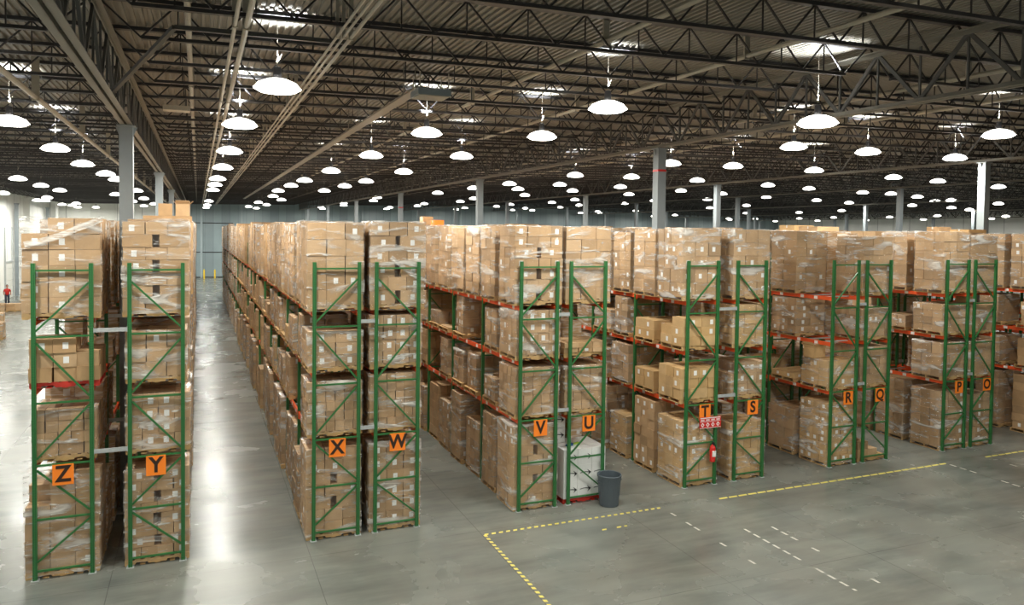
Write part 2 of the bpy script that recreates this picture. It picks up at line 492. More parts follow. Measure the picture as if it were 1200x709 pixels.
def rise(x):
    return 0.018 * (x if x < RIDGE else 2 * RIDGE - x)


def struct(name, me):
    o = obj(name, me)
    o['kind'] = 'structure'
    return o


b = MB(); b.box(XL - 0.3, XR + 0.3, YN - 0.3, YF + 0.3, -0.3, 0.0)
struct('floor', b.mesh('floor', FLOOR))

# corrugated deck: ribs run front to back
b = MB()
xs = XL - 0.2
pitch_r = 0.1524 * 1.0
prof = []
while xs < XR + 0.2:
    prof += [(xs, 0), (xs + 0.055, 0), (xs + 0.068, 0.04), (xs + 0.139, 0.04)]
    xs += pitch_r
for (x, dz) in prof:
    z = 10.93 + rise(x) + dz
    b.v += [(x, YN, z), (x, YF, z)]
for i in range(len(prof) - 1):
    b.f.append((2 * i, 2 * i + 1, 2 * i + 3, 2 * i + 2)); b.m.append(0); b.uv += [(2, 0)] * 4
struct('ceiling', b.mesh('ceiling', DECK))
b = MB()
for x0, x1 in ((XL - 0.3, RIDGE), (RIDGE, XR + 0.3)):
    n = len(b.v)
    for z in (11.0, 11.3):
        for x, y in ((x0, YN - .3), (x1, YN - .3), (x1, YF + .3), (x0, YF + .3)):
            b.v.append((x, y, z + rise(x)))
    for f in ((3, 2, 1, 0), (4, 5, 6, 7), (0, 1, 5, 4), (1, 2, 6, 5), (2, 3, 7, 6), (3, 0, 4, 7)):
        b.f.append(tuple(n + k for k in f)); b.m.append(0); b.uv += [(2, 0)] * 4
struct('ceiling_roofing', b.mesh('ceiling_roofing', DECK))


def wallbox(name, x0, x1, y0, y1, z0, z1, mat):
    b = MB(); b.box(x0, x1, y0, y1, z0, z1)
    return struct(name, b.mesh(name, mat))


wallbox('wall_left', XL - 0.3, XL, YN, YF, 0, 12.5, WALL_WHITE)
wallbox('wall_right', XR, XR + 0.3, YN, YF, 0, 12.5, WALL_WHITE)
wallbox('wall_front', XL - 0.3, XR + 0.3, YN - 0.3, YN, 0, 12.5, WALL_WHITE)
wallbox('wall_back_white', XL - 0.3, -3.3, YF, YF + 0.3, 0, 12.5, WALL_WHITE)
wallbox('wall_back', -3.3, XR + 0.3, YF, YF + 0.3, 0, 12.5, WALL_BLUE)

# far wall features: blue-grey door recess, dark base, ducts
b = MB()
for x in (-1.2, 0.3, 5.6, 14.5, 22.8, 38.5):
    b.box(x, x + 0.28, YF - 0.2, YF, 0, 11)
o = struct('trim_1', b.mesh('wall_pilaster', simple('pilaster_paint', (0.36, 0.43, 0.45), 0.45)))
b = MB(); b.box(-0.9, 4.6, YF - 0.06, YF, 7.6, 7.72); b.box(-0.9, 4.6, YF - 0.06, YF, 3.5, 3.62); b.box(-0.6, 4.6, YF - .05, YF, 0, .12)
struct('trim_2', b.mesh('wall_rail', BLACK))

# ---------------------------------------------------------------- dock doors on the left and far walls
def dock_door(n, y0, y1, h=3.4):
    root = empty('door_%d' % n, (XL, (y0 + y1) / 2, 0)); root['kind'] = 'structure'
    hw = (y1 - y0) / 2
    b = MB()
    for k in range(6):
        b.box(0.02, 0.09, -hw, hw, 0.02 + k * h / 6, (k + 1) * h / 6)
    obj('door_panel', b.mesh('door_panel', DOORWHITE), root)
    b = MB()
    for s in (-1, 1):
        b.box(0, 0.14, s * hw - 0.07, s * hw + 0.07, 0, h + 3.4)
    b.box(0, 0.14, -hw, hw, h, h + 0.16)
    obj('door_frame', b.mesh('door_frame', GALV), root)


for i, (y0, y1) in enumerate(((50, 53), (56, 59), (66.5, 69.5), (78.5, 81.5), (85, 88))):
    dock_door(i + 1, y0, y1)
b = MB(); b.box(-13.2, -10.2, YF - 0.12, YF, 0, 10.4)
struct('door_6', b.mesh('tall_panel_door', DOORWHITE))
for (y0, y1, d) in ((75.0, 78.3, 0.6), (88.5, 90.0, 0.9)):
    b = MB(); b.box(XL, XL + d, y0, y1, 0, 9.8)
    struct('wall_pier', b.mesh('wall_pier', WALL_WHITE))

# ---------------------------------------------------------------- columns, girders, joists
COLX = [-16.5, -1.6, 13.65, 28.9, 44.1, 59.4, 74.6, 89.9]
COLY = [3.5 + 16.7 * k for k in range(-1, 6)]
BETWEEN = {0: 'along the left wall', 1: 'between racks Z and Y', 2: 'between racks T and S', 3: 'first line beyond rack O',
           4: 'second line beyond rack O', 5: 'third line beyond rack O', 6: 'fourth line beyond rack O', 7: 'last line beyond rack O'}
ORD = ['first', 'second', 'third', 'fourth', 'fifth', 'sixth', 'seventh', 'eighth', 'ninth', 'tenth', 'eleventh', 'twelfth', 'thirteenth',
       'fourteenth', 'fifteenth', 'sixteenth', 'seventeenth', 'eighteenth', 'nineteenth', 'twentieth']
TENS = {2: 'twenty', 3: 'thirty', 4: 'forty', 5: 'fifty', 6: 'sixty'}


def ordn(n):
    """n from 0"""
    n += 1
    if n <= 20: return ORD[n - 1]
    t, u = divmod(n, 10)
    return TENS[t][:-1] + 'ieth' if u == 0 else TENS[t] + '-' + ORD[u - 1]


def col_mesh(h, band):
    b = MB()
    b.box(-0.15, 0.15, -0.15, 0.15, 0.02, h)
    me = b.mesh('column_shaft', COLUMN)
    return me


b = MB(); b.box(-0.24, 0.24, -0.24, 0.24, 0, 0.025); BASEPL = b.mesh('base_plate', GALV)
b = MB(); b.box(-0.20, 0.20, -0.20, 0.20, 0, 0.03)
for s in (-1, 1): b.poly([(s * 0.15, 0), (s * 0.24, 0), (s * 0.15, -0.22)], 'y', -0.01, 0.01)
CAPPL = b.mesh('cap_plate', COLUMN)
b = MB(); b.box(-0.153, 0.153, -0.153, 0.153, 0, 0.07); BAND = b.mesh('red_band', RED)
for ci, x in enumerate(COLX):
    hz = 9.45 + rise(x)
    me = col_mesh(hz, False)
    for k, y in enumerate(COLY):
        if k == 0: continue
        if ci == 0 and k < 4: continue
        t = empty('steel_column', (x, y, 0))
        props(t, 'square grey steel column, %s, %s from the front' % (BETWEEN[ci], ordn(k - 1)), 'column', 'grey columns holding up the roof', 'thing')
        obj('column_shaft', me, t); obj('base_plate', BASEPL, t); obj('cap_plate', CAPPL, t, (0, 0, hz - 0.03))
        if (ci, k) in ((2, 1), (2, 3)):
            props(obj('painted_band', BAND, t, (0, 0, 8.95 if k == 1 else 8.6)), 'red band round the column')


def girder_mesh(L=16.7):
    """joist girder along y, bottom chord at z 0"""
    D = 1.25
    ch = MB()
    for z in (0.0, D - 0.10):
        for s in (-1, 1):
            ch.box(min(s * 0.025, s * 0.14), max(s * 0.025, s * 0.14), 0, L, z + (0 if z == 0 else 0.085), z + (0.015 if z == 0 else 0.10))
            ch.box(min(s * 0.025, s * 0.04), max(s * 0.025, s * 0.04), 0, L, z, z + 0.10)
    wb = MB()
    n = 8
    p = L / n
    for i in range(n):
        y0 = i * p
        wb.bar((0, y0, D - 0.06), (0, y0 + p / 2, 0.05), 0.05, 0.075)
        wb.bar((0, y0 + p / 2, 0.05), (0, y0 + p, D - 0.06), 0.05, 0.075)
        wb.bar((0, y0 + p / 2, 0.05), (0, y0 + p / 2, D - 0.06), 0.04, 0.04)
        if i: wb.bar((0, y0, 0.05), (0, y0, D - 0.06), 0.04, 0.04)
    return ch.mesh('chord', CHORD), wb.mesh('web', GIRDER)


GC, GW = girder_mesh()
for ci, x in enumerate(COLX):
    if ci == 0: continue
    for k in range(-1, 6):
        y0 = 3.5 + 16.7 * (k - 0) - (0 if k >= 0 else 0)
        if y0 + 16.7 < -20: continue
        L = min(16.7, YF - y0)
        if L < 4: continue
        t = empty('roof_girder', (x, y0, 9.47 + rise(x)))
        props(t, 'deep steel girder truss, %s, %s span from the front' % (BETWEEN[ci], ordn(k + 1)), 'girder', 'girder trusses running front to back', 'thing')
        obj('chord', GC, t, scale=(1, L / 16.7, 1)); obj('web', GW, t, scale=(1, L / 16.7, 1))


def joist_mb(b, L=15.24, D=0.70, x=0, y=0, z=0, sl=0.018, simple_=False):
    """open-web joist along x, bottom chord at z"""
    def P(px, pz, dy=0): return (x + px, y + dy, z + pz + sl * px)
    b.bar(P(0.7, 0.03), P(L - 0.7, 0.03), 0.10, 0.06, up=(0, 0, 1))
    b.bar(P(0.0, D - 0.04), P(L, D - 0.04), 0.13, 0.07)
    n = 12 if not simple_ else 12
    p = (L - 1.4) / n
    b.bar(P(0.05, D - 0.06), P(0.7, 0.03), 0.03)
    b.bar(P(L - 0.05, D - 0.06), P(L - 0.7, 0.03), 0.03)
    for i in range(n):
        x0 = 0.7 + i * p
        b.bar(P(x0, 0.04), P(x0 + p / 2, D - 0.05), 0.03)
        b.bar(P(x0 + p / 2, D - 0.05), P(x0 + p, 0.04), 0.03)
        if not simple_:
            b.bar(P(x0 + p / 2, 0.04), P(x0 + p / 2, D - 0.05), 0.022)


SPAN = {0: 'left of the Z to Y column line', 1: 'between the Y and T column lines', 2: 'over racks S to O',
        3: 'first span beyond rack O', 4: 'second span beyond rack O', 5: 'third span beyond rack O', 6: 'fourth span beyond rack O', 7: 'last span before the right wall'}
JY = [-0.40 + 2.088 * k for k in range(-6, 47)]
XB = COLX + [102.97]
XB[0] = -16.77
jl = []
for bi in range(8):
    for ji, y in enumerate(JY):
        if y > YF - 0.5: continue
        xc = (XB[bi] + XB[bi + 1]) / 2
        dpt = xc * math.sin(yaw) + (y - CAM_Y) * math.cos(yaw)
        if bi >= 3 and y < -2 - 0 and y < -6: continue
        if bi >= 5 and y < xc * 0.62 - 22: continue
        if bi == 0 and y < -4.8: continue
        jl.append((max(dpt, 1), bi, ji, y))
jl.sort()
JM = {}
for bi in range(8):
    L = XB[bi + 1] - XB[bi]
    b = MB(); joist_mb(b, L, sl=0.018 if bi < 4 else -0.018); JM[bi] = b.mesh('roof_joist', JOIST)
far = MB()
for n, (d, bi, ji, y) in enumerate(jl):
    L = XB[bi + 1] - XB[bi]
    z = 10.22 + rise(XB[bi])
    if n < 230:
        o = obj('roof_joist', JM[bi], None, (XB[bi], y, z))
        props(o, 'dark roof joist, %s from the front, %s' % (ordn(ji), SPAN[bi]), 'roof joist', 'dark joists under the roof deck', 'thing')
    else:
        joist_mb(far, L, x=XB[bi], y=y, z=z, sl=0.018 if bi < 4 else -0.018, simple_=True)
props(obj('far_roof_joists', far.mesh('far_roof_joists', JOIST)), 'mass of dark joists under the far roof', 'roof joist', kind='stuff')

# bridging, knee braces, conduits, sprinkler mains, duct
def tag_obj(name, me, label, cat, group=None, loc=(0, 0, 0)):
    return props(obj(name, me, None, loc), label, cat, group)


b = MB(); b.bar((-1.55, -0.6, 9.52), (-0.35, -3.6, 10.2), 0.07); b.bar((-0.35, -3.6, 10.2), (2.4, -3.6, 10.25), 0.07)
tag_obj('knee_brace', b.mesh('knee_brace', GIRDER), 'dark steel knee brace rising from the girder between racks Z and Y', 'brace')
for i, (x, z, r, nm, lab) in enumerate((
        (0.53, 10.12, 0.032, 'conduit', 'pale conduit over the aisle between Y and X, left one of a close pair'),
        (0.70, 10.12, 0.045, 'conduit', 'thicker pale conduit over the aisle between Y and X, right one of a close pair'),
        (2.10, 10.12, 0.022, 'conduit', 'pale conduit in the bundle over rack X, left one'),
        (2.20, 10.12, 0.022, 'conduit', 'pale conduit in the bundle over rack X, middle one'),
        (2.32, 10.12, 0.030, 'conduit', 'pale conduit in the bundle over rack X, right one'),
        (-0.15, 10.45, 0.05, 'sprinkler_pipe', 'thin pale sprinkler pipe under the deck just right of rack Y'),
        (-3.4, 9.95, 0.06, 'sprinkler_pipe', 'pale pipe hung above rack Z'),
        (7.1, 10.45, 0.05, 'sprinkler_pipe', 'pale sprinkler pipe above rack V'),
        (10.4, 10.45, 0.05, 'sprinkler_pipe', 'pale sprinkler pipe above the aisle between U and T'),
        (17.0, 10.5, 0.06, 'sprinkler_pipe', 'pale sprinkler pipe above rack R'),
        (21.0, 10.5, 0.06, 'sprinkler_pipe', 'pale sprinkler pipe above the aisle between Q and P'))):
    b = MB(); b.tube([(0, -14, 0), (0, 60, 0), (0, 94, 0)], r, 8)
    for k in range(14): b.box(-r * 1.3, r * 1.3, -12 + 7.5 * k, -11.96 + 7.5 * k, -r * 1.3, 0.8 - (z - 10.12) - rise(0))
    tag_obj(nm, b.mesh(nm, CONDUIT), lab, nm.replace('_', ' '), loc=(x, 0, z + rise(x) * (0 if i < 6 else 1)))
b = MB(); b.box(-0.13, 0.13, 0, 70, 0, 0.05)
for k in range(10): b.box(-0.15, -0.13, 1 + 7 * k, 1.03 + 7 * k, 0.0, 0.72); b.box(0.13, 0.15, 1 + 7 * k, 1.03 + 7 * k, 0.0, 0.72)
tag_obj('cable_tray', b.mesh('cable_tray', CHORD), 'wide pale cable tray running back from the ceiling heater box', 'cable tray', loc=(4.6, -0.6, 10.15))
t = empty('ceiling_heater', (4.62, -1.3, 9.82))
props(t, 'grey box heater hung under the joists over the W to V aisle', 'heater')
b = MB(); b.box(-0.36, 0.36, -0.32, 0.32, 0.02, 0.15); obj('heater_casing', b.mesh('heater_casing', COLUMN), t)
b = MB()
for k in range(9): b.box(-0.33, 0.33, -0.30 + k * 0.068, -0.26 + k * 0.068, 0, 0.02)
obj('louvre', b.mesh('louvre', CONDUIT), t)
b = MB()
for x in (-.35, .35):
    for y in (-.3, .3): b.bar((x * .9, y * .9, .15), (x * .9, y * .9, 0.5), .02)
obj('hanger', b.mesh('hanger', CONDUIT), t)
t = empty('ceiling_fan_box', (-0.5, 4.2, 9.95)); props(t, 'small pale box hung under the joists above rack Y', 'junction box')
b = MB(); b.box(-0.32, 0.32, -0.2, 0.2, 0, 0.12); obj('casing', b.mesh('casing', CONDUIT), t)
b = MB(); b.bar((-.25, 0, .12), (-.25, 0, .35), .02); b.bar((.25, 0, .12), (.25, 0, .35), .02); obj('hanger', b.mesh('hanger2', CONDUIT), t)
# round orange duct mouth top left
b = MB(); b.lathe([(0.28, 0), (0.30, 0.0), (0.30, 0.5), (0.28, 0.5)], 20, cap=False)
b2 = b.mesh('duct_ring', RUST); o = obj('round_duct', b2, None, (-4.35, -1.2, 10.12)); o.rotation_euler = (R(70), 0, R(10))
props(o, 'short round orange duct mouth among the joists above the lamp left of Z', 'duct')

# ---------------------------------------------------------------- lamps
b = MB(); b.lathe([(0.04, 0.42), (0.07, 0.40), (0.08, 0.26), (0.07, 0.18)], 16); HOUS = b.mesh('ballast_housing', JOIST, smooth=False)
b = MB(); b.lathe([(0.09, 0.19), (0.20, 0.17), (0.36, 0.10), (0.44, 0.0)], 28, cap=False); SHD = b.mesh('reflector', SHADE, smooth=True)
b = MB(); b.lathe([(0.435, 0.0), (0.34, -0.055), (0.17, -0.07), (0.01, -0.075)], 28, cap=False); LNS = b.mesh('lens', LENS, smooth=True)
b = MB()
b.tube([(0, 0, 0.46), (0, 0, 0.56), (0.03, 0, 0.60), (0, 0, 0.64), (0, 0, 0.66)], 0.008, 6)
b.tube([(0, 0, 0.5), (0.06, 0, 0.62), (0.08, 0, 0.66)], 0.006, 6)
HANG = b.mesh('hanger', CONDUIT)
b = MB(); b.tube([(0, 0, 0), (0, 0, 0.68)], 0.006, 6); CHAIN = b.mesh('suspension_rod', CONDUIT)
ld = bpy.data.lights.new('lamp_light', 'AREA'); ld.shape = 'DISK'; ld.size = 0.5; ld.energy = LAMP_POWER; ld.color = LAMP_COLOR
ul = bpy.data.lights.new('lamp_uplight', 'SPOT'); ul.spot_size = R(88); ul.spot_blend = 0.6; ul.energy = UPLIGHT_POWER; ul.color = (0.93, 0.97, 1.0); ul.shadow_soft_size = 0.08

LAMP_PX = [(11, 144), (65, 175), (97, 193), (124, 204.5), (137, 211), (160, 224), (168, 228), (174, 231.5), (21, 210), (48, 218), (70, 223.5),
           (87, 227), (101, 230.5), (127, 233), (325, 104), (281, 147), (269, 178), (261, 197), (255, 210), (252, 217), (249.5, 223),
           (247.5, 227), (388, 201), (357, 212), (341, 218), (326, 224), (316, 228), (380, 224), (365, 228), (337, 232),
           (500, 157), (541, 184), (435, 183), (473, 202), (429, 213), (404, 218.5), (487, 229), (513, 226.5), (555, 221),
           (597, 216), (582, 232), (409, 233), (635, 161), (712, 128), (674, 206), (656, 217), (671, 224), (676, 232), (607, 222), (615, 229),
           (740, 208), (727, 219.5), (737, 228), (712, 234.5), (786, 192.5), (798, 224), (958, 145), (930, 173), (859, 195.5), (817, 212),
           (846, 227.5), (829, 234), (900, 217.5), (898, 231.5), (954, 200.5), (948, 221.5), (957, 235), (920, 240), (920, 244.5),
           (982, 248), (995, 238), (1011, 226), (1047, 208.5), (1075, 231), (1069, 241), (1099, 213), (1115, 235),
           (1087, 250), (1136, 246), (1170, 219.5), (1170, 239), (1119, 186), (1017, 179), (1170, 159)]


def lamp_point(u, v):
    """where the sight line to a lamp meets the plane the lamps hang in"""
    d = _r * ((u - 600) / 881.9) + _u2 * ((299.6 - v) / 881.9) + _fw
    o = Vector((0, CAM_Y, CAM_Z))
    t = (9.6 - CAM_Z) / (d.z - 0.018 * d.x)
    p = o + d * t
    if p.x > RIDGE:
        t = (9.6 + 0.036 * RIDGE - CAM_Z) / (d.z + 0.018 * d.x)
        p = o + d * t
    return p


lamps = []
for (u_, v_) in LAMP_PX:
    p = lamp_point(u_, v_)
    if u_ == 958: p = Vector((0, CAM_Y, CAM_Z)).lerp(p, 0.86)
    if p.y < 44 and p.x < 101: lamps.append(Vector(p))
added_lamps = [(x, y) for y in (-11.5, -17.5) for x in (-4.5, 3.5, 12, 20.5)] + \
        [(-8.8, -2), (-4.3, -2), (-8.8, 5), (-8.8, 12), (-13.5, 12), (-13.5, 24), (-13.5, 36), (-13.5, 46)] + \
        [(x + (1.5 if k % 2 else 0), 50 + 8.4 * k) for k in range(6) for x in (-13.5, -6, 5.9, 14.8, 24, 34.7, 44, 56, 70, 86)] + \
        [(1.0, 64), (1.0, 78), (1, 90), (50, 26), (60, 30), (70, 36), (80, 40), (90, 44), (96, 50), (96, 60), (96, 70), (96, 80), (96, 90), (84, 88), (72, 90), (60, 90), (48, 90), (-14, 66), (-14, 80), (-14, 92)]
for x, y in added_lamps: lamps.append(Vector((x, y, 9.6 + rise(x))))  # lamps added beyond the measured ones to brighten front, far end and walls
LIM = 10.25


def lamp_zone(x):
    for lo, hi, s in ((-20, -11, 'near the left wall as added light'), (-11, -6.3, 'left of rack Z, further line'), (-6.3, -2, 'above rack Z'), (-2, 3.2, 'over the Y to X aisle'), (3.2, 7.2, 'over the W to V aisle'),
                      (7.2, 12.0, 'over racks V and U'), (12.0, 17.0, 'over the T and S racks'), (17.0, 20.3, 'over racks R and Q'), (20.3, 25.4, 'over the P and O racks'),
                      (25.4, 32, 'just beyond rack O'), (32, 40, 'in the second bay beyond rack O'), (40, 55, 'far beyond rack O'), (55, 75, 'deep in the hall beyond rack O'), (75, 110, 'near the right wall as added light')):
        if lo <= x < hi: return s


zones = {}
for p in lamps: zones.setdefault(lamp_zone(p.x), []).append(p)
for zn, ps in zones.items():
    ps.sort(key=lambda p: p.y)
    for i, p in enumerate(ps):
        t = empty('high_bay_lamp', (p.x, p.y, p.z), 0.3 * i)
        props(t, 'glowing high-bay lamp hung %s, %s from the front' % (zn, ordn(i)), 'ceiling lamp', 'high-bay lamps under the roof joists')  # one label for measured lamps and those added for brightness
        obj('ballast_housing', HOUS, t); obj('reflector', SHD, t); obj('lens', LNS, t); obj('hanger', HANG, t)
        dist = (p - Vector((0, CAM_Y, CAM_Z))).length
        if True:
            a = obj('suspension_rod', CHAIN, t, (0, 0, 0.64), (0, 0, 0), (1, 1, (10.97 + rise(p.x) - p.z - 0.64) / 0.68))
        lo = bpy.data.objects.new('lamp_light', ld); COL.objects.link(lo); lo.parent = t; lo.location = (0, 0, -0.10)
        if dist < 42 and p.y > -9:
            up = bpy.data.objects.new('lamp_uplight', ul); COL.objects.link(up); up.parent = t; up.location = (0, 0, 0.50); up.rotation_euler = (math.pi, 0, 0)

# ---------------------------------------------------------------- pallet racks
D = 0.99
RX = {'Z': -2.953, 'Y': -1.281, 'X': 2.379, 'W': 3.763, 'V': 7.369, 'U': 8.746, 'T': 12.322, 'S': 13.993, 'R': 17.542, 'Q': 18.887,
      'P': 22.395, 'O': 23.71, 'N': 27.35, 'M': 29.5, 'L': 33.2, 'K': 34.6, 'J': 38.2, 'I': 39.6}
BAY, NB, H = 2.65, 25, 6.245
TIER = [0.0, 2.31, 3.77, 5.14]
LEFT = 'ZXVTRPNLJ'


def post_mesh():
    b = MB()
    w, dd, t = 0.038, 0.035, 0.006
    b.box(-w, w, -dd, -dd + t, 0.01, H)
    b.box(-w, -w + t, -dd + t, dd, 0.01, H)
    b.box(w - t, w, -dd + t, dd, 0.01, H)
    return b.mesh('post', POST)


PM = post_mesh()
b = MB(); b.box(-0.07, 0.07, -0.06, 0.06, 0, 0.012)
for s in (-1, 1): b.lathe([(0.012, 0.012), (0.012, 0.035)], 8, s * 0.055, 0.045)
FOOT = b.mesh('foot_plate', GALV)
b = MB(); b.box(0.038, D - 0.038, -0.018, 0.018, -0.018, 0.018); HBR = b.mesh('horizontal_brace', GREEN)


def diag_mesh(z0, z1, flip):
    b = MB()
    xa, xb = (0.04, D - 0.04) if not flip else (D - 0.04, 0.04)
    b.bar((xa, 0, z0), (xb, 0, z1), 0.036, 0.036)
    return b.mesh('diagonal_brace', GREEN)


HZ = [0.18, 1.20, 2.27, 3.50, 4.80, 6.10]
DZ = [(0.36, 1.13, False), (1.30, 2.18, True), (2.40, 3.42, False), (3.60, 4.68, True), (4.92, 5.86, False)]
DM = {fl: [diag_mesh(a, c, f ^ fl) for a, c, f in DZ] for fl in (False, True)}


def frame_mesh(fl):
    b = MB()
    for x in (0, D):
        b.box(x - 0.038, x + 0.038, -0.035, 0.035, 0.0, H)
    for z in HZ: b.box(0.038, D - 0.038, -0.018, 0.018, z - 0.018, z + 0.018)
    for a, c, f in DZ:
        xa, xb = (0.04, D - 0.04) if not (f ^ fl) else (D - 0.04, 0.04)
        b.bar((xa, 0, a), (xb, 0, c), 0.036)
    return b.mesh('upright_frame', GREEN)


FM = {f: frame_mesh(f) for f in (False, True)}


def beam_mb(b, x, y, z, s=1):
    """one load beam, stepped section, with end connectors; s=-1 for the left face (step faces inward)"""
    b.box(x - 0.02, x + 0.02, y + 0.037, y + BAY - 0.037, z - 0.115, z)
    b.box(min(x, x + s * 0.035), max(x, x + s * 0.035), y + 0.037, y + BAY - 0.037, z - 0.115, z - 0.035)
    for yy in (y + 0.037, y + BAY - 0.045):
        b.box(x - 0.03 * s if s > 0 else x - 0.025, x + 0.03 if s < 0 else x + 0.025, yy, yy + 0.008, z - 0.17, z + 0.03)


BM = {}
for s in (-1, 1):
    b = MB(); beam_mb(b, 0, 0, 0, s); BM[s] = b.mesh('load_beam', ORANGE)
b = MB(); b.box(0.02, D - 0.02, -0.02, 0.02, -0.035, 0.0); XBAR = b.mesh('crossbar', GALV)
b = MB(); b.box(-0.001, 0.001, -0.07, 0.07, -0.045, 0.045); BLAB = b.mesh('beam_label', PAPER)

RLAB = {c: 'green pallet rack with orange beams and the orange %s sign on its end frame' % c for c in 'ZYXWVUTSRQPO'}
RLAB.update({'N': 'green and orange pallet rack past rack O at the photo edge, nearer one', 'M': 'green and orange pallet rack backing the one past rack O'})
for c, x0 in RX.items():
    left = c in LEFT
    near = c in 'ZYXWVUTSRQPON'
    if not near:
        nm = {'L': 'first', 'K': 'second', 'J': 'third', 'I': 'fourth'}.get(c)
        t = empty('pallet_rack', (x0, 0, 0))
        props(t, RLAB.get(c) or 'loaded pallet rack hidden far beyond rack O, %s behind' % nm, 'pallet rack', 'rows of pallet racking')
        b = MB()
        for k in range(0, NB + 1):
            for x in (0, D): b.box(x - 0.038, x + 0.038, k * BAY - 0.035, k * BAY + 0.035, 0, H)
        obj('upright_frame', b.mesh('far_frames', GREEN), t)['kind'] = 'stuff'
        b = MB()
        for z in TIER[1:]:
            for x in (0, D): b.box(x - 0.02, x + 0.02, 0, NB * BAY, z - 0.115, z)
        obj('load_beam', b.mesh('far_beams', ORANGE), t)['kind'] = 'stuff'
        continue
    t = empty('pallet_rack', (x0, 0, 0))
    props(t, RLAB[c], 'pallet rack', 'rows of pallet racking')
    for k in range(NB + 1):
        if k < 3:
            f = empty('upright_frame', (0, k * BAY, 0)); f.parent = t
            for x in (0, D):
                obj('post', PM, f, (x, 0, 0)); obj('foot_plate', FOOT, f, (x, 0, 0))
            for z in HZ: obj('horizontal_brace', HBR, f, (0, 0, z))
            for me in DM[not left]: obj('diagonal_brace', me, f)
        else:
            obj('upright_frame', FM[not left], t, (0, k * BAY, 0))
    nd = 14
    rest = MB()
    for k in range(NB):
        for ti, z in enumerate(TIER[1:]):
            for x, s in ((0, 1), (D, -1)):
                if k < nd and (k < 14 if (s == 1 if x0 > 0 else s == -1) else k < 2):
                    bo = obj('load_beam', BM[s], t, (x, k * BAY, z))
                    face = -0.0215 if s == 1 else 0.0215
                    if k < 6:
                        for q in (0.55, 1.35, 2.15):
                            obj('beam_label', BLAB, bo, (face, q + RND.uniform(-.15, .15), -0.06))
                else:
                    beam_mb(rest, x, k * BAY, z, s)
            if k < 2:
                for q in (0.35, 1.0, 1.65, 2.3): obj('crossbar', XBAR, t, (0, k * BAY + q, z))
    obj('load_beam', rest.mesh('rear_beams', ORANGE), t)['kind'] = 'stuff'

# row spacers
b = MB(); b.box(0, 1, -0.02, 0.02, -0.04, 0.04); b.box(0.0, 0.02, -0.035, 0.035, -0.05, 0.05); b.box(0.98, 1.0, -0.035, 0.035, -0.05, 0.05)
SPM = b.mesh('row_spacer', GALV)
for a, c in ('ZY', 'XW', 'VU', 'TS', 'RQ', 'PO'):
    xa, xb = RX[a] + D + 0.039, RX[c] - 0.039
    for z, w in ((4.9, 'upper'), (2.46, 'lower')):
        for k, wh in ((0, 'front'), (1, 'next')):
            o = obj('row_spacer', SPM, None, (xa, k * BAY - 0.0, z), (0, 0, 0), (xb - xa, 1, 1))
            props(o, 'galvanised steel spacer joining the %s frames of racks %s and %s, %s one' % (wh, a, c, w), 'spacer', 'spacers between paired racks')

# orange letter signs
b = MB(); b.box(-0.185, 0.185, -0.004, 0.004, -0.205, 0.205); SG = b.mesh('sign_plate', SIGN)
SX = {'Z': -2.46, 'Y': -0.80, 'X': 2.89, 'W': 4.27, 'V': 7.92, 'U': 9.29, 'T': 12.92, 'S': 14.57, 'R': 18.19, 'Q': 19.50, 'P': 23.03, 'O': 24.37}
for c, x in SX.items():
    t = empty('aisle_sign', (x, -0.045, 2.07))
    props(t, 'square orange sign with the black letter %s on the rack end' % c, 'sign', 'orange aisle letter signs')
    obj('sign_plate', SG, t)
    cu = bpy.data.curves.new('letter', 'FONT'); cu.body = c; cu.size = 0.44; cu.align_x = 'CENTER'; cu.align_y = 'CENTER'; cu.offset = 0.013; cu.extrude = 0.001
    tmp = bpy.data.objects.new('tmp', cu); COL.objects.link(tmp)
    bpy.context.view_layer.update()
    lm_ = bpy.data.meshes.new_from_object(tmp.evaluated_get(bpy.context.evaluated_depsgraph_get()))
    bpy.data.objects.remove(tmp)
    lm_.materials.clear(); lm_.materials.append(LETTER)
    obj('letter', lm_, t, (0, -0.007, -0.0), (R(90), 0, 0), (0.92, 1, 1))

# red sign and extinguisher on the T rack
t = empty('safety_sign', (13.10, -0.055, 1.765)); props(t, 'red and white safety sign with four white symbols below the T sign', 'sign')
b = MB(); b.box(-0.36, 0.36, -0.003, 0.003, -0.155, 0.155); obj('sign_plate', b.mesh('red_plate', RED), t)
b = MB(); b.box(-0.34, 0.34, -0.006, -0.003, 0.115, 0.14); b.box(-0.34, 0.34, -0.006, -0.003, 0.025, 0.035); b.box(-0.35, 0.35, -0.006, -0.003, -0.15, -0.14)
for i in range(4):
    x = -0.26 + i * 0.173
    for q in range(4): b.box(x - 0.055 + q * 0.03, x - 0.035 + q * 0.03, -0.006, -0.003, 0.05, 0.095)
    b.poly([(x - 0.06, -0.06), (x, -0.125), (x + 0.06, -0.06), (x, 0.005)], 'y', -0.006, -0.003)
obj('symbol', b.mesh('sign_print', PAPER, fix=True), t)
b = MB()
for i in range(4):
    x = -0.26 + i * 0.173
    b.lathe([(0.001, 0), (0.024, 0), (0.024, 0.003), (0.001, 0.003)], 10)
    for k in range(len(b.v) - 40, len(b.v)):
        vx, vy, vz = b.v[k]; b.v[k] = (vx + x, -0.007 - vz, vy - 0.06)
obj('symbol_centre', b.mesh('symbol_centre', RED, fix=True), t)
t = empty('fire_extinguisher', (13.14, -0.13, 0.68)); props(t, 'red fire extinguisher hung on the end frame of rack T', 'fire extinguisher')
b = MB(); b.lathe([(0.06, 0), (0.078, 0.02), (0.08, 0.06), (0.08, 0.38), (0.06, 0.44), (0.025, 0.47), (0.025, 0.49)], 20); obj('cylinder_body', b.mesh('cylinder_body', RED, smooth=True), t)
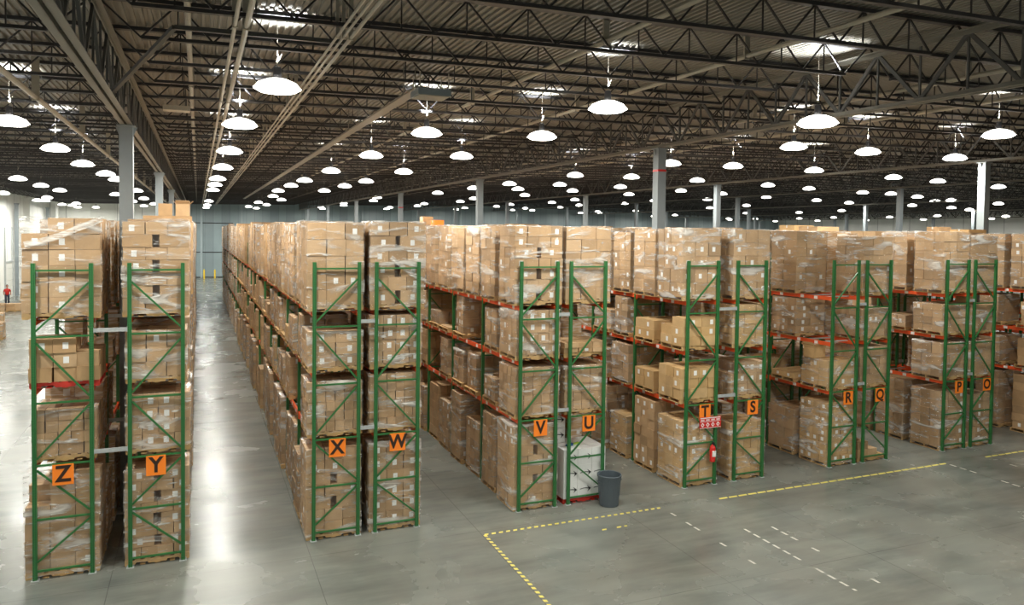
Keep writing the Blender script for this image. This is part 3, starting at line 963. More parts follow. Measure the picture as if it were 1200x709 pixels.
b = MB(); b.box(-0.02, 0.02, -0.09, 0.03, 0.49, 0.52); b.bar((0, -.08, .53), (0, .02, .56), .02); obj('handle', b.mesh('handle', BLACK), t)
b = MB(); b.tube([(0.02, 0, .50), (0.09, 0, .47), (0.11, 0, .34), (0.10, 0, .18)], 0.012); obj('hose', b.mesh('hose', BLACK), t)
b = MB(); b.box(-0.055, 0.055, -0.083, -0.06, 0.16, 0.32); obj('label_plate', b.mesh('ext_label', PAPER), t)
b = MB(); b.box(-0.03, 0.03, 0.06, 0.10, 0.2, 0.5); obj('bracket', b.mesh('bracket', GREEN), t)

# ---------------------------------------------------------------- pallets, cartons, film
def pallet_mesh(mat, name):
    b = MB()
    W, Lh = 0.61, 0.508
    for y in (-Lh + 0.02, 0, Lh - 0.02):
        b.poly([(-W, 0.015), (-0.42, 0.015), (-0.40, 0.055), (-0.19, 0.055), (-0.17, 0.015), (0.17, 0.015), (0.19, 0.055), (0.40, 0.055), (0.42, 0.015), (W, 0.015), (W, 0.105), (-W, 0.105)],
               'y', y - 0.019, y + 0.019)
    for k in range(7):
        x = -W + 0.06 + k * (2 * W - 0.12) / 6
        b.box(x - 0.055, x + 0.055, -Lh, Lh, 0.105, 0.123)
    for x in (-W + 0.06, -0.28, 0, 0.28, W - 0.06):
        b.box(x - 0.05, x + 0.05, -Lh, Lh, 0.0, 0.015)
    return b.mesh(name, mat, fix=True)


PAL = pallet_mesh(WOOD, 'pallet')
PALR = pallet_mesh(RED_WOOD, 'red_pallet')


def unit_carton(mat, name):
    b = MB(); b.box(-0.5, 0.5, -0.5, 0.5, 0, 1)
    me = b.mesh(name, mat)
    return me


UC = unit_carton(CARTON, 'carton'); UG = unit_carton(CARTON_GOLD, 'gold_carton'); UW = unit_carton(WHITE_CARTON, 'white_carton')
b = MB(); b.box(-0.5, 0.5, -0.5, 0.5, 0, 1); LABM = b.mesh('shipping_label', PAPER)


def wrap_variant(seed):
    """thin wrinkled film round a unit block (x,y in -0.5..0.5, z 0..1), open in the middle of the top"""
    rn = random.Random(seed)
    nu, nv = 44, 14
    v, f = [], []
    bulge = [rn.uniform(-0.004, 0.010) for _ in range(nu)]
    for j in range(nv + 3):
        for i in range(nu):
            t = i / nu * 4
            s_, q = int(t), t - int(t)
            c = [(-.5 + q, -.5), (.5, -.5 + q), (.5 - q, .5), (-.5, .5 - q)][s_]
            k = 1.0 + bulge[i] + rn.uniform(-0.004, 0.006)
            if j <= nv: z = -0.04 + 1.045 * j / nv; kk = k * 1.012
            elif j == nv + 1: z = 1.012; kk = k * 0.985
            else: z = 1.006 + rn.uniform(-.004, .004); kk = k * rn.uniform(0.60, 0.80)
            v.append((c[0] * kk, c[1] * kk, z + (rn.uniform(-0.006, 0.006) if j < nv else 0)))
    for j in range(nv + 2):
        for i in range(nu):
            i2 = (i + 1) % nu
            f.append((j * nu + i, j * nu + i2, (j + 1) * nu + i2, (j + 1) * nu + i))
    me = bpy.data.meshes.new('stretch_wrap')
    me.from_pydata(v, [], f)
    me.polygons.foreach_set('use_smooth', [True] * len(f))
    me.materials.append(WRAP)
    return me


WV = [wrap_variant(s) for s in range(6)]
TNAME = ['floor', 'second', 'third', 'top']


def stack_cells(nx, ny, nz, W, Ly, Hh, rn, gaps=None, cut=None, slots=None):
    """list of cartons (x0,x1,y0,y1,z0,z1,surface) of one stack, centred, z from 0"""
    out = []
    dz = Hh / nz
    for k in range(nz):
        if slots and k in slots:
            for j in range(ny):
                for i, (a, c) in enumerate(((-W / 2, -0.065), (0.065, W / 2)) if j == 0 else ((-W / 2, 0), (0, W / 2))):
                    out.append((a, c, -Ly / 2 + Ly * j / ny, -Ly / 2 + Ly * (j + 1) / ny, k * dz, (k + 1) * dz, i if i == 0 else nx - 1, j, k))
            continue
        for i in range(nx):
            for j in range(ny):
                if gaps and j == 0 and gaps(i, k): continue
                if cut and cut(i, j, k): continue
                x0, x1 = -W / 2 + W * i / nx, -W / 2 + W * (i + 1) / nx
                y0, y1 = -Ly / 2 + Ly * j / ny, -Ly / 2 + Ly * (j + 1) / ny
                out.append((x0, x1, y0, y1, k * dz, (k + 1) * dz, i, j, k))
    return out


def loose_stack(rack, tier, k, cx, cy, sp, rn):
    """nothing holds these cartons together: the pallet and every carton are things of their own"""
    z = TIER[tier]
    W, Ly, Hh = sp['W'], sp['L'], sp['H']
    pos = 'front end' if k == 0 else ORD[k] + ' place back'
    white = sp.get('mat') == 'w'
    p = obj('pallet', PALR if sp.get('red') else PAL, None, (cx, cy, z))
    props(p, '%s wooden pallet, %s tier of rack %s, %s' % ('red' if sp.get('red') else 'plain', TNAME[tier], rack, pos), 'pallet', 'pallets under loose cartons')
    um = {'g': UG, 'w': UW}.get(sp.get('mat'), UC)
    g = 0.010
    cells = stack_cells(*sp['n'], W, Ly, Hh, rn, None, sp.get('cut'))
    for (x0, x1, y0, y1, z0, z1, i, j, kk) in cells:
        w, l, h = x1 - x0 - g, y1 - y0 - g, z1 - z0 - .002
        if white: jx = jy = rz = 0
        else: jx, jy, rz = rn.uniform(-.014, .014), rn.uniform(-.02, .02), rn.uniform(-.02, .02)
        co = obj('white_carton' if white else 'carton', um, None, (cx + (x0 + x1) / 2 + jx, cy + (y0 + y1) / 2 + jy, z + .124 + z0), (0, 0, rz), (w, l, h))
        props(co, '%s carton, layer %s, column %s, row %s, %s tier of rack %s, %s' % ('white' if white else 'tan', NUM[kk], NUM[i], NUM[j], TNAME[tier], rack, pos), 'box',
              '%s cartons stacked on the %s tier of rack %s' % ('white' if white else 'loose', TNAME[tier], rack))
        if j == 0 and not white and (rn.random() < sp.get('lab', .3) + (.4 if sp.get('labcols') and i in sp['labcols'] else 0)):
            lw, lh = min(0.10, w * 0.42), min(0.13, h * 0.55)
            obj('shipping_label', LABM, co, (0.05, -0.5, 0.5 - lh / h / 2), (0, 0, 0), (lw / w, 0.004 / l, lh / h))
        if i == 0 and not white and rn.random() < sp.get('lab', .3):
            lw, lh = min(0.10, l * 0.42), min(0.13, h * 0.55)
            obj('shipping_label', LABM, co, (-0.5, rn.uniform(-.15, .15), 0.5 - lh / h / 2), (0, 0, 0), (0.004 / w, lw / l, lh / h))
        if white and j == 0:
            a = arrow(co, 0, 0, 0, 1.7); a.location = (0.06, -0.5 - .004 / l, .5); a.scale = (1 / w, 1 / l, 1 / h)
    return p


NUM = ['one', 'two', 'three', 'four', 'five', 'six', 'seven', 'eight']


def arrow(parent, x, y, z, s=1.0, flip=1):
    b = MB()
    pts = []
    for q in range(9):
        a = q / 8
        pts.append((-0.09 * s + 0.16 * s * a, 0.012 * s * math.sin(a * 3.1)))
    for q in range(8):
        b.poly([(pts[q][0], pts[q][1] - .004 * s - .004 * s * q / 8), (pts[q + 1][0], pts[q + 1][1] - .004 * s - .004 * s * q / 8), (pts[q + 1][0], pts[q + 1][1] + .006 * s), (pts[q][0], pts[q][1] + .004 * s)], 'y', -.002, .002)
    b.poly([(.03 * s, .05 * s), (.10 * s, .0), (.04 * s, -.045 * s), (.065 * s, 0)], 'y', -.002, .002)
    return obj('arrow_mark', b.mesh('arrow_mark', INK, fix=True), parent, (x, y, z))


def build_load(rack, tier, k, cx, cy, sp, detail):
    """a loaded pallet as one thing. detail 2: every carton on the visible sides its own mesh; 1: one mesh of cartons"""
    rn = random.Random(hash((rack, tier, k)) if False else (ord(rack) * 1009 + tier * 101 + k * 7))
    z = TIER[tier]
    if detail == 2 and not sp['wrap']:
        return loose_stack(rack, tier, k, cx, cy, sp, rn)
    W, Ly, Hh = sp['W'], sp['L'], sp['H']
    nx, ny, nz = sp['n']
    side = -1 if RX[rack] > 0 else 1          # the long side that faces the camera
    t = empty('wrapped_pallet_load' if sp['wrap'] else 'pallet_load', (cx, cy, z), rn.uniform(-0.012, 0.012))
    what = sp.get('what') or ('film-wrapped pallet of cartons' if sp['wrap'] else 'unwrapped stack of cartons')
    pos = 'at the front end' if k == 0 else '%s from the front' % ordn(k)
    props(t, '%s, %s tier of rack %s, %s' % (what, TNAME[tier], rack, pos), 'pallet load', 'loaded pallets in the racks')
    ps = obj('pallet', PALR if sp.get('red') else PAL, t)
    ps.scale = (W / 1.22 if W > 1.1 else 1.0, Ly / 1.016 if Ly > 1.016 else 1.0, 1)
    zb = 0.125
    cells = stack_cells(nx, ny, nz, W, Ly, Hh, rn, sp.get('gaps'), sp.get('cut'), sp.get('slots'))
    lab = sp.get('lab', 0.3)
    labc = sp.get('labcols')
    g = 0.011
    if detail == 2:
        um = {'g': UG, 'w': UW}.get(sp.get('mat'), UC)
        occupied = {(c[6], c[7], c[8]) for c in cells}
        for (x0, x1, y0, y1, z0, z1, i, j, kk) in cells:
            vis = j == 0 or (i == 0 if side < 0 else i == nx - 1) or (i, j, kk + 1) not in occupied
            if not vis: continue
            w, l, h = x1 - x0 - g, y1 - y0 - g, z1 - z0 - g * 0.5
            jx, jy = rn.uniform(-.010, .010), rn.uniform(-.014, .014)
            co = obj('carton', um, t, ((x0 + x1) / 2 + jx, (y0 + y1) / 2 + jy, zb + z0), (0, 0, rn.uniform(-.008, .008)), (w, l, h))
            if j == 0 and (rn.random() < lab if labc is None else i in labc):
                lw, lh = min(0.10, w * 0.42), min(0.13, h * 0.55)
                px = (x0 + x1) / 2 + (rn.uniform(-.1, .1) * w if labc is None else 0)
                lo = obj('shipping_label', LABM, co, ((px - (x0 + x1) / 2) / w, -0.5, 0.5 - lh / h / 2), (0, 0, 0), (lw / w, 0.004 / l, lh / h))
            if (i == 0 if side < 0 else i == nx - 1) and rn.random() < lab:
                lw, lh = min(0.10, l * 0.42), min(0.13, h * 0.55)
                obj('shipping_label', LABM, co, (side * 0.5, rn.uniform(-.15, .15), 0.5 - lh / h / 2), (0, 0, 0), (0.004 / w, lw / l, lh / h))
        # the cartons behind, not seen one by one
        b = MB()
        dz = Hh / nz
        for kk in range(nz):
            oc = [c for c in cells if c[8] == kk and c[7] >= 1] if ny > 1 else []
            if oc:
                b.box(min(c[0] for c in oc) + (0.03 if side < 0 else 0.01), max(c[1] for c in oc) - (0.01 if side < 0 else .03), min(c[2] for c in oc) + 0.03, max(c[3] for c in oc) - 0.01, zb + kk * dz, zb + (kk + 1) * dz - 0.02)
        if b.v and sp.get('mat') != 'w': obj('inner_carton', b.mesh('inner_carton', CARTON), t)['kind'] = 'stuff'
    else:
        b = MB()
        for (x0, x1, y0, y1, z0, z1, i, j, kk) in cells:
            if 0 < i < nx - 1 and 0 < j < ny - 1 and kk < nz - 1: continue
            j1, j2 = rn.uniform(-.006, .006), rn.uniform(-.006, .006)
            b.box(x0 + j1, x1 - g + j1, y0 + j2, y1 - g + j2, zb + z0, zb + z1 - g * .6, rn.uniform(-.006, .006))
        obj('carton_stack', b.mesh('carton_stack', CARTON), t)
    if sp['wrap']:
        obj('stretch_wrap', WV[rn.randrange(6)], t, (0, 0, zb), (0, 0, 0), (W + 0.012, Ly + 0.012, Hh))
    return t


# stuff: every remaining load in one mesh
rest_loads = MB()


def rest_load(rack, tier, k, cx, cy, sp):
    rn = random.Random(ord(rack) * 977 + tier * 31 + k * 3)
    z = TIER[tier]
    W, Ly, Hh = sp['W'], sp['L'], sp['H']
    nx, ny, nz = sp['n']
    nx, ny, nz = min(nx, 3), min(ny, 3), min(nz, 6)
    rest_loads.box(cx - W / 2, cx + W / 2, cy - .5, cy + .5, z + 0.0, z + 0.12)
    for (x0, x1, y0, y1, z0, z1, i, j, kk) in stack_cells(nx, ny, nz, W, Ly, Hh, rn):
        if 0 < i < nx - 1 and (0 < j or k > 0): continue
        j1, j2 = rn.uniform(-.012, .012), rn.uniform(-.012, .012)
        rest_loads.box(cx + x0 + j1, cx + x1 + j1 - .005, cy + y0 + j2, cy + y1 + j2 - .005, z + .125 + z0, z + .125 + z1 - .003, rn.uniform(-.01, .01))


GP_MID = lambda nx: (lambda i, k: False)
def gap_alt(i, k): return i == 1 and k in (1, 3, 5) and False


# front-end loads read off the photo: (rack, tier) -> spec
F = {}
def S(rack, tier, n, Hh, wrap=True, W=1.22, L=1.06, **kw):
    F[(rack, tier)] = dict(n=n, H=Hh, wrap=wrap, W=W, L=L, **kw)


S('Z', 0, (3, 3, 6), 1.98, W=1.3, cut=lambda i, j, k: (i == 0 and k == 5) or (i == 0 and k == 4 and j == 0), lab=0.1)
S('Z', 1, (5, 4, 4), 0.92, W=1.12, lab=0)
S('Z', 2, (3, 3, 3), 0.86, wrap=False, red=True, labcols=(0, 1), cut=lambda i, j, k: k == 2 and (i == 2 or j == 2))
S('Z', 3, (3, 3, 6), 1.87, W=1.36, L=1.15, labcols=(0, 1), lab=.3, cut=lambda i, j, k: k == 5 and i == 0)
S('Y', 0, (4, 3, 8), 1.85, labcols=(0, 3), slots=(1, 3, 5, 7))
S('Y', 1, (4, 4, 4), 1.1, labcols=(1, 2), lab=.3)
S('Y', 2, (3, 3, 3), 0.95, W=1.15, lab=.2)
S('Y', 3, (3, 3, 7), 1.82, W=1.25, lab=.1, slots=(1, 3, 5), labcols=None)
S('X', 0, (3, 3, 7), 1.92, lab=.25, slots=(2, 4))
S('X', 1, (6, 5, 5), 1.12, lab=0)
S('X', 2, (2, 2, 3), 0.80, lab=.3, labcols=(0, 1))
S('X', 3, (3, 3, 5), 1.86, W=1.25, lab=.05)
S('W', 0, (3, 3, 6), 1.92, labcols=(0, 1, 2))
S('W', 1, (6, 5, 6), 1.22, lab=0)
S('W', 2, (4, 3, 4), 1.12, labcols=(0, 1, 2, 3))
S('W', 3, (3, 3, 6), 1.90, W=1.28, slots=(0, 2, 4), labcols=(0, 2), lab=.1)
S('V', 0, (3, 3, 8), 2.0, slots=(2, 5), lab=.15)
S('V', 1, (5, 4, 5), 1.15, lab=0, cut=lambda i, j, k: False)
S('V', 2, (4, 4, 4), 1.12, labcols=(0, 1, 2, 3))
S('V', 3, (4, 3, 7), 1.86, W=1.3, slots=(0, 2, 4), labcols=(0, 3), lab=.1)
S('U', 0, (3, 3, 3), 1.27, wrap=False, red=True, mat='w', lab=0, what='white cartons with black arrow marks on a red pallet')
S('U', 1, (5, 4, 5), 1.12, lab=0)
S('U', 2, (3, 3, 2), 0.26, wrap=False, lab=.2)
S('U', 3, (3, 3, 6), 1.85, W=1.3, lab=0)
S('T', 0, (4, 3, 5), 1.70, L=1.1, lab=.35, mat='g', cut=lambda i, j, k: k == 4 and i == 3)
S('T', 1, (4, 3, 3), 0.85, lab=.3, mat='g', wrap=False)
S('T', 2, (2, 2, 3), 0.78, wrap=False, mat='g', lab=.7, cut=lambda i, j, k: k == 2 and j == 1)
S('T', 3, (3, 4, 5), 1.85, W=1.25, L=1.18, lab=.5)
S('S', 0, (5, 5, 6), 1.5, mat='g', lab=.05)
S('S', 1, (4, 3, 3), 0.92, wrap=True, lab=.4, cut=lambda i, j, k: k == 2 and i < 1)
S('S', 2, (3, 3, 4), 1.1, mat='g', lab=.1)
S('S', 3, (3, 3, 5), 1.85, W=1.28, lab=.5)
S('R', 0, (4, 4, 9), 1.80, mat='g', lab=.55)
S('R', 1, (3, 3, 3), 0.78, lab=.35, mat='g', cut=lambda i, j, k: k == 2 and j > 1)
S('R', 2, (4, 4, 4), 1.02, lab=.2)
S('R', 3, (3, 3, 5), 1.84, W=1.25, lab=.15)
S('Q', 0, (3, 2, 2), 0.5, wrap=False, lab=0, cut=lambda i, j, k: i > 1 or (k == 1 and i == 1) or j > 0)
S('Q', 1, (3, 3, 4), 1.12, lab=.15)
S('Q', 2, (5, 4, 4), 0.85, lab=.3)
S('Q', 3, (3, 3, 6), 1.7, lab=.15)
S('P', 0, (3, 3, 6), 1.82, labcols=(2,), lab=.1)
S('P', 1, (3, 3, 3), 1.10, lab=0)
S('P', 2, (3, 3, 4), 0.90, lab=.1)
S('P', 3, (4, 3, 6), 1.88, W=1.25, lab=.1)
S('O', 0, (3, 3, 6), 1.62, W=1.0, labcols=(1,))
S('O', 1, (3, 3, 4), 1.10, lab=0)
S('O', 2, (3, 3, 4), 0.85, lab=.1)
S('O', 3, (3, 3, 6), 1.78, lab=0)
# side loads seen along the aisles: (rack, tier, k)
G = {}
G[('V', 2, 1)] = dict(n=(2, 2, 3), H=1.0, wrap=True, W=1.15, L=.85, lab=.3)
G[('V', 2, 2)] = None
G[('V', 2, 3)] = dict(n=(2, 3, 5), H=1.12, wrap=True, W=1.1, L=.62, lab=.3)
G[('V', 2, 4)] = dict(n=(1, 1, 1), H=.03, wrap=False, W=1.1, L=.9, lab=0)
G[('V', 2, 5)] = dict(n=(3, 2, 1), H=.42, wrap=True, W=1.1, L=.9, lab=.5)
G[('V', 1, 3)] = dict(n=(2, 2, 4), H=.95, wrap=True, W=1.1, L=.9, lab=.2)
G[('T', 2, 1)] = dict(n=(2, 2, 2), H=.55, wrap=False, W=1.15, L=1.02, lab=.6, mat='g')
G[('T', 2, 2)] = dict(n=(3, 2, 5), H=1.1, wrap=True, W=1.15, L=.75, lab=.5)
G[('T', 1, 1)] = dict(n=(2, 2, 2), H=.52, wrap=False, W=1.2, L=1.0, lab=.5, mat='g')
G[('T', 1, 2)] = dict(n=(3, 3, 4), H=1.1, wrap=True, W=1.2, L=1.0, lab=.3)
G[('T', 0, 1)] = dict(n=(3, 3, 7), H=1.95, wrap=False, W=1.2, L=1.08, lab=.6)
G[('T', 0, 2)] = dict(n=(4, 4, 7), H=1.18, wrap=True, W=1.2, L=.98, lab=.1, mat='g')
G[('T', 0, 3)] = dict(n=(3, 3, 7), H=1.9, wrap=True, W=1.2, L=1.0, lab=.2)
G[('R', 3, 0)] = None; G[('R', 2, 0)] = None
G[('R', 0, 1)] = dict(n=(3, 3, 4), H=1.32, wrap=True, W=1.2, L=1.12, lab=.05)
G[('R', 0, 2)] = dict(n=(2, 2, 5), H=1.7, wrap=True, W=1.1, L=.95, lab=.05)
G[('R', 1, 1)] = dict(n=(3, 2, 1), H=.16, wrap=False, W=1.2, L=1.02, lab=.5, mat='g')
G[('R', 2, 1)] = dict(n=(2, 3, 5), H=1.1, wrap=True, W=1.2, L=1.1, lab=.6)
G[('R', 2, 2)] = dict(n=(3, 3, 5), H=1.05, wrap=True, W=1.2, L=1.0, lab=.3)
G[('R', 3, 2)] = dict(n=(3, 3, 5), H=1.85, wrap=True, W=1.25, L=1.1, lab=.2)
G[('P', 0, 1)] = dict(n=(3, 3, 5), H=1.95, wrap=True, W=1.2, L=1.1, lab=.05)


for c_, ks_ in (('V', (6, 7)), ('T', (8, 9, 10)), ('P', (4, 5)), ('N', (2, 3))):
    for k_ in ks_: G[(c_, 3, k_)] = dict(n=(3, 3, 6), H=1.86, wrap=True, W=1.24, L=1.08, lab=.2)


def gen_spec(rack, tier, k):
    rn = random.Random(ord(rack) * 131 + tier * 17 + k * 1013)
    if (rack, tier, k) in G: return G[(rack, tier, k)]
    if k == 0 and (rack, tier) in F: return F[(rack, tier)]
    if tier == 3:
        if rn.random() < 0.03: return None
        Hh = rn.choice([1.86, 1.84, 1.88, 1.80, 1.86, 1.74, 1.9])
        if k > 12: Hh += rn.choice([0, 0, 0, 0.12, .2])
        return dict(n=(3, rn.choice([2, 3, 3]), rn.choice([5, 6, 7])), H=Hh, wrap=rn.random() < .85, W=rn.uniform(1.18, 1.32), L=rn.uniform(.98, 1.14), lab=.2)
    if tier == 0:
        if rn.random() < 0.05: return None
        Hh = rn.choice([1.95, 1.9, 1.8, 1.7, 1.4, 1.95, 1.2])
        return dict(n=(3, rn.choice([2, 3, 4]), rn.choice([5, 6, 7])), H=Hh, wrap=rn.random() < .75, W=rn.uniform(1.1, 1.28), L=rn.uniform(.85, 1.08), lab=.2)
    r_ = rn.random()
    if r_ < 0.09: return None
    Hh = rn.choice([1.1, 1.05, .95, .8, .6, .4, 1.12, 1.0])
    return dict(n=(rn.choice([2, 3]), rn.choice([2, 3]), max(1, round(Hh / rn.choice([.24, .3, .35])))), H=Hh, wrap=rn.random() < .7, W=rn.uniform(1.05, 1.22), L=rn.uniform(.7, 1.06), lab=.25,
                mat='g' if rn.random() < .25 else None)


KMAX = {'X': 25, 'Y': 17, 'V': 8, 'T': 4, 'R': 3, 'P': 3, 'N': 3, 'W': 1, 'U': 1, 'S': 1, 'Q': 1, 'O': 1, 'Z': 1}
KFULL = {'X': 7, 'Y': 2, 'V': 5, 'T': 4, 'R': 3, 'P': 2, 'N': 1, 'W': 1, 'U': 1, 'S': 1, 'Q': 1, 'O': 1, 'Z': 1}
n_ind = 0
for rack, x0 in RX.items():
    for tier in range(4):
        for k in range(2 * NB):
            near = k < KMAX.get(rack, 0)
            if not near:
                if rack in 'LKJIM' and (tier < 3 or k > 30): continue
                if rack in 'WUSQO' and tier < 3 and k > 5: continue
                if rack in 'VTRPN' and tier < 3 and k > 12: continue
            sp = gen_spec(rack, tier, k)
            if sp and near and (rack, tier, k) not in G and k > 0 and k < KFULL[rack]: sp['wrap'] = True
            if sp is None: continue
            bay, h = divmod(k, 2)
            rn = random.Random(ord(rack) + 7 * tier + 13 * k)
            cy = bay * BAY + (0.70 if h == 0 else 1.96) + rn.uniform(-.03, .03)
            if k == 0: cy = 0.06 + sp['L'] / 2
            cx = x0 + D / 2 + rn.uniform(-.03, .03)
            if rack in 'TX' and k == 0: cx -= 0.02
            if rack == 'Q' and tier == 0: cx += 0
            if near:
                full = k < KFULL[rack]
                t = build_load(rack, tier, k, cx, cy, sp, 2 if full else 1)
                n_ind += 1
            else:
                rest_load(rack, tier, k, cx, cy, sp)
props(obj('distant_pallet_loads', rest_loads.mesh('distant_pallet_loads', CARTON_FILM)), 'mass of wrapped brown cartons filling the racks further back', 'pallet load', kind='stuff')

# ---------------------------------------------------------------- single things in and around the racks
def flap_carton(name, loc, w, l, h, rz, label, group=None, mat=CARTON_GOLD, opened=True):
    t = empty(name, loc, rz); props(t, label, 'box', group)
    b = MB()
    th = 0.006
    b.box(-w / 2, w / 2, -l / 2, l / 2, 0, th)
    b.box(-w / 2, w / 2, -l / 2, -l / 2 + th, 0, h); b.box(-w / 2, w / 2, l / 2 - th, l / 2, 0, h)
    b.box(-w / 2, -w / 2 + th, -l / 2 + th, l / 2 - th, 0, h); b.box(w / 2 - th, w / 2, -l / 2 + th, l / 2 - th, 0, h)
    obj('carton_body', b.mesh('carton_body', mat), t)
    if not opened:
        b = MB(); b.box(-w / 2, w / 2, -l / 2, l / 2, h, h + th); obj('lid', b.mesh('lid', mat), t)
    if opened:
        for (ax, s) in (('x', 1), ('x', -1), ('y', 1), ('y', -1)):
            b = MB()
            fl = 0.45 * (l if ax == 'y' else w) * .8
            if ax == 'y': b.box(-w / 2, w / 2, 0, fl, 0, th)
            else: b.box(-l / 2, l / 2, 0, fl, 0, th)
            o = obj('flap', b.mesh('flap', mat), t, (0, s * l / 2, h) if ax == 'y' else (s * w / 2, 0, h))
            tilt = R(random.Random(int(loc[0] * 100) + s).uniform(35, 75))
            o.rotation_euler = Euler((tilt, 0, (0 if s > 0 else math.pi) if ax == 'y' else (-math.pi / 2 if s > 0 else math.pi / 2)))
    return t


# boxes standing on top of the wrapped loads of rack Y
z_top = TIER[3] + .125
flap_carton('closed_carton', (-0.86, 6.6, 7.30), .36, .36, .34, .05, 'tan carton standing on top of the rack Y loads, nearer the column', mat=CARTON, opened=False)
flap_carton('open_carton', (-0.40, 6.6, 7.30), .36, .36, .34, -.05, 'open tan carton with a raised flap on top of the rack Y loads, aisle side', mat=CARTON)
b = MB(); b.box(-.62, .62, -.5, .5, 0, .16); tag_obj('flat_carton', b.mesh('flat_carton', CARTON), 'wide flat carton layer under the two tan cartons on rack Y', 'box', loc=(-0.78, 6.6, 7.135))
flap_carton('open_carton', (17.6, 0.75, TIER[1] + .125 + .79), .5, .4, .32, .1, 'open golden carton on the rack R second tier load')
flap_carton('open_carton', (24.2, 0.7, TIER[2] + .125 + .87), .4, .4, .2, .1, 'small open carton on the rack O third tier load')
for nm_, x, y, w, l, h, mt_, lab in (('carton', 7.75, 9.75, .38, .38, .36, CARTON, 'single tan carton standing on the top loads of rack V'),
                               ('carton', 7.80, 8.55, .36, .36, .22, SIGN, 'small orange-red carton on the top loads of rack V'),
                               ('flat_carton', 12.75, 11.3, 1.2, 1.0, .14, CARTON, 'flat carton on the top loads of rack T, nearest of three'),
                               ('flat_carton', 12.80, 12.57, 1.2, 1.0, .18, CARTON, 'flat carton on the top loads of rack T, middle of three'),
                               ('flat_carton', 12.80, 13.95, 1.2, 1.0, .14, CARTON, 'flat carton on the top loads of rack T, rearmost of three'),
                               ('flat_carton', 22.85, 6.0, 1.1, 1.0, .20, CARTON, 'flat carton on the top loads of rack P, nearer one'),
                               ('flat_carton', 22.9, 7.26, 1.1, .8, .26, CARTON_GOLD, 'golden flat carton on the top loads of rack P, further one'),
                               ('flat_carton', 27.85, 3.35, 1.0, .8, .16, CARTON_GOLD, 'golden flat carton on the top loads past rack O, nearer one'),
                               ('flat_carton', 27.85, 4.6, .8, .5, .26, CARTON, 'tan carton on the top loads past rack O, further one')):
    t = empty(nm_, (x, y, 7.128), RND.uniform(-.08, .08)); props(t, lab, 'box')
    b = MB(); b.box(-w / 2, w / 2, -l / 2, l / 2, 0, h); obj('carton_body', b.mesh('carton_body', mt_), t)
    b = MB(); b.box(-w / 2 - .001, w / 2 + .001, -.025, .025, h, h + .002); b.box(-w / 2 - .002, -w / 2 - .0005, -.025, .025, h * .6, h); obj('tape', b.mesh('tape', PAPER), t)
# boxes on the cleared upper spots of rack far tops (seen above the others)
for i, (x, y, w, l, h, lab) in enumerate(((6.2, 34, 1.1, 1.0, .35, 'x'),)):
    pass

# rear white cartons of rack U and things on them
for k in range(2):
    b = MB(); b.box(-.2, .2, -.2, .2, 0, .40)
    t = empty('white_carton', (8.80, .93, 1.40 + .405 * k)); props(t, 'white carton on the white stack in rack U, %s of two' % ('lower' if k == 0 else 'upper'), 'box', 'white cartons stacked at the back left')
    obj('carton_body', b.mesh('white_box', WHITE_CARTON), t); arrow(t, .0, -.204, .2, 1.7)
t = empty('tape_gun', (9.02, .42, 1.40), .4); props(t, 'blue and lime plastic tape dispenser lying on the white cartons in rack U', 'tool')
b = MB(); b.lathe([(.03, 0), (.07, 0), (.07, .05), (.03, .05)], 16); obj('tape_roll', b.mesh('tape_roll', BLUE), t)
b = MB(); b.box(.03, .30, -.03, .03, 0, .03); obj('handle', b.mesh('gun_handle', LIME), t)
b = MB(); b.box(-.16, -.04, -.02, .05, 0, .04); obj('blade_guard', b.mesh('blade_guard', BLUE), t)

# grey bin
t = empty('trash_bin', (9.74, -0.36, 0)); props(t, 'round dark grey plastic trash bin on the floor before rack U', 'bin')
b = MB()
b.lathe([(0.235, 0.0), (0.245, 0.02), (0.295, 0.74), (0.315, 0.745), (0.32, 0.79), (0.305, 0.80), (0.285, 0.79), (0.28, 0.74), (0.23, 0.03), (0.001, 0.03)], 32)
obj('bin_body', b.mesh('bin_body', BIN, smooth=False), t)
for s in (-1, 1):
    b = MB(); b.tube([(s * .28, -.06, .62), (s * .34, -.05, .64), (s * .34, .05, .64), (s * .28, .06, .62)], .014); obj('handle', b.mesh('bin_handle', BIN), t)
b = MB()
for k in range(12):
    a = k * math.pi / 6
    b.bar((.262 * math.cos(a), .262 * math.sin(a), .25), (.288 * math.cos(a), .288 * math.sin(a), .7), .012)
obj('rib', b.mesh('bin_rib', BIN), t)

# yellow bollards at the aisle end
for i, x in enumerate((0.77, 2.15)):
    t = empty('bollard', (x, 94.5, 0)); props(t, 'yellow steel bollard before the far wall, %s of the two at the aisle end' % ('left' if i == 0 else 'right'), 'bollard', 'yellow bollards at the far wall')
    b = MB(); b.lathe([(.11, 0), (.11, 1.15), (.08, 1.22), (.02, 1.25)], 16); obj('bollard_post', b.mesh('bollard_post', YELLOW), t)

# floor tape: a dashed yellow outline and worn white remains
def tape(name, a, c, w, dash, gapl, mat, label, rn=RND, wear=0.0):
    b = MB()
    a, c = Vector((*a, 0)), Vector((*c, 0))
    d = (c - a); L = d.length; d.normalize(); nrm = Vector((-d.y, d.x, 0))
    s = 0.0
    while s < L:
        e = min(s + dash, L)
        if rn.random() >= wear:
            q = [a + d * s - nrm * w / 2, a + d * (e - w * .4) - nrm * w / 2, a + d * e + nrm * w / 2, a + d * (s + w * .4) + nrm * w / 2]
            b.poly([(v.x, v.y) for v in q], 'z', 0.0005, 0.003)
        s += dash + gapl
    return tag_obj(name, b.mesh(name, mat, fix=True), label, 'floor marking', 'floor tape lines')


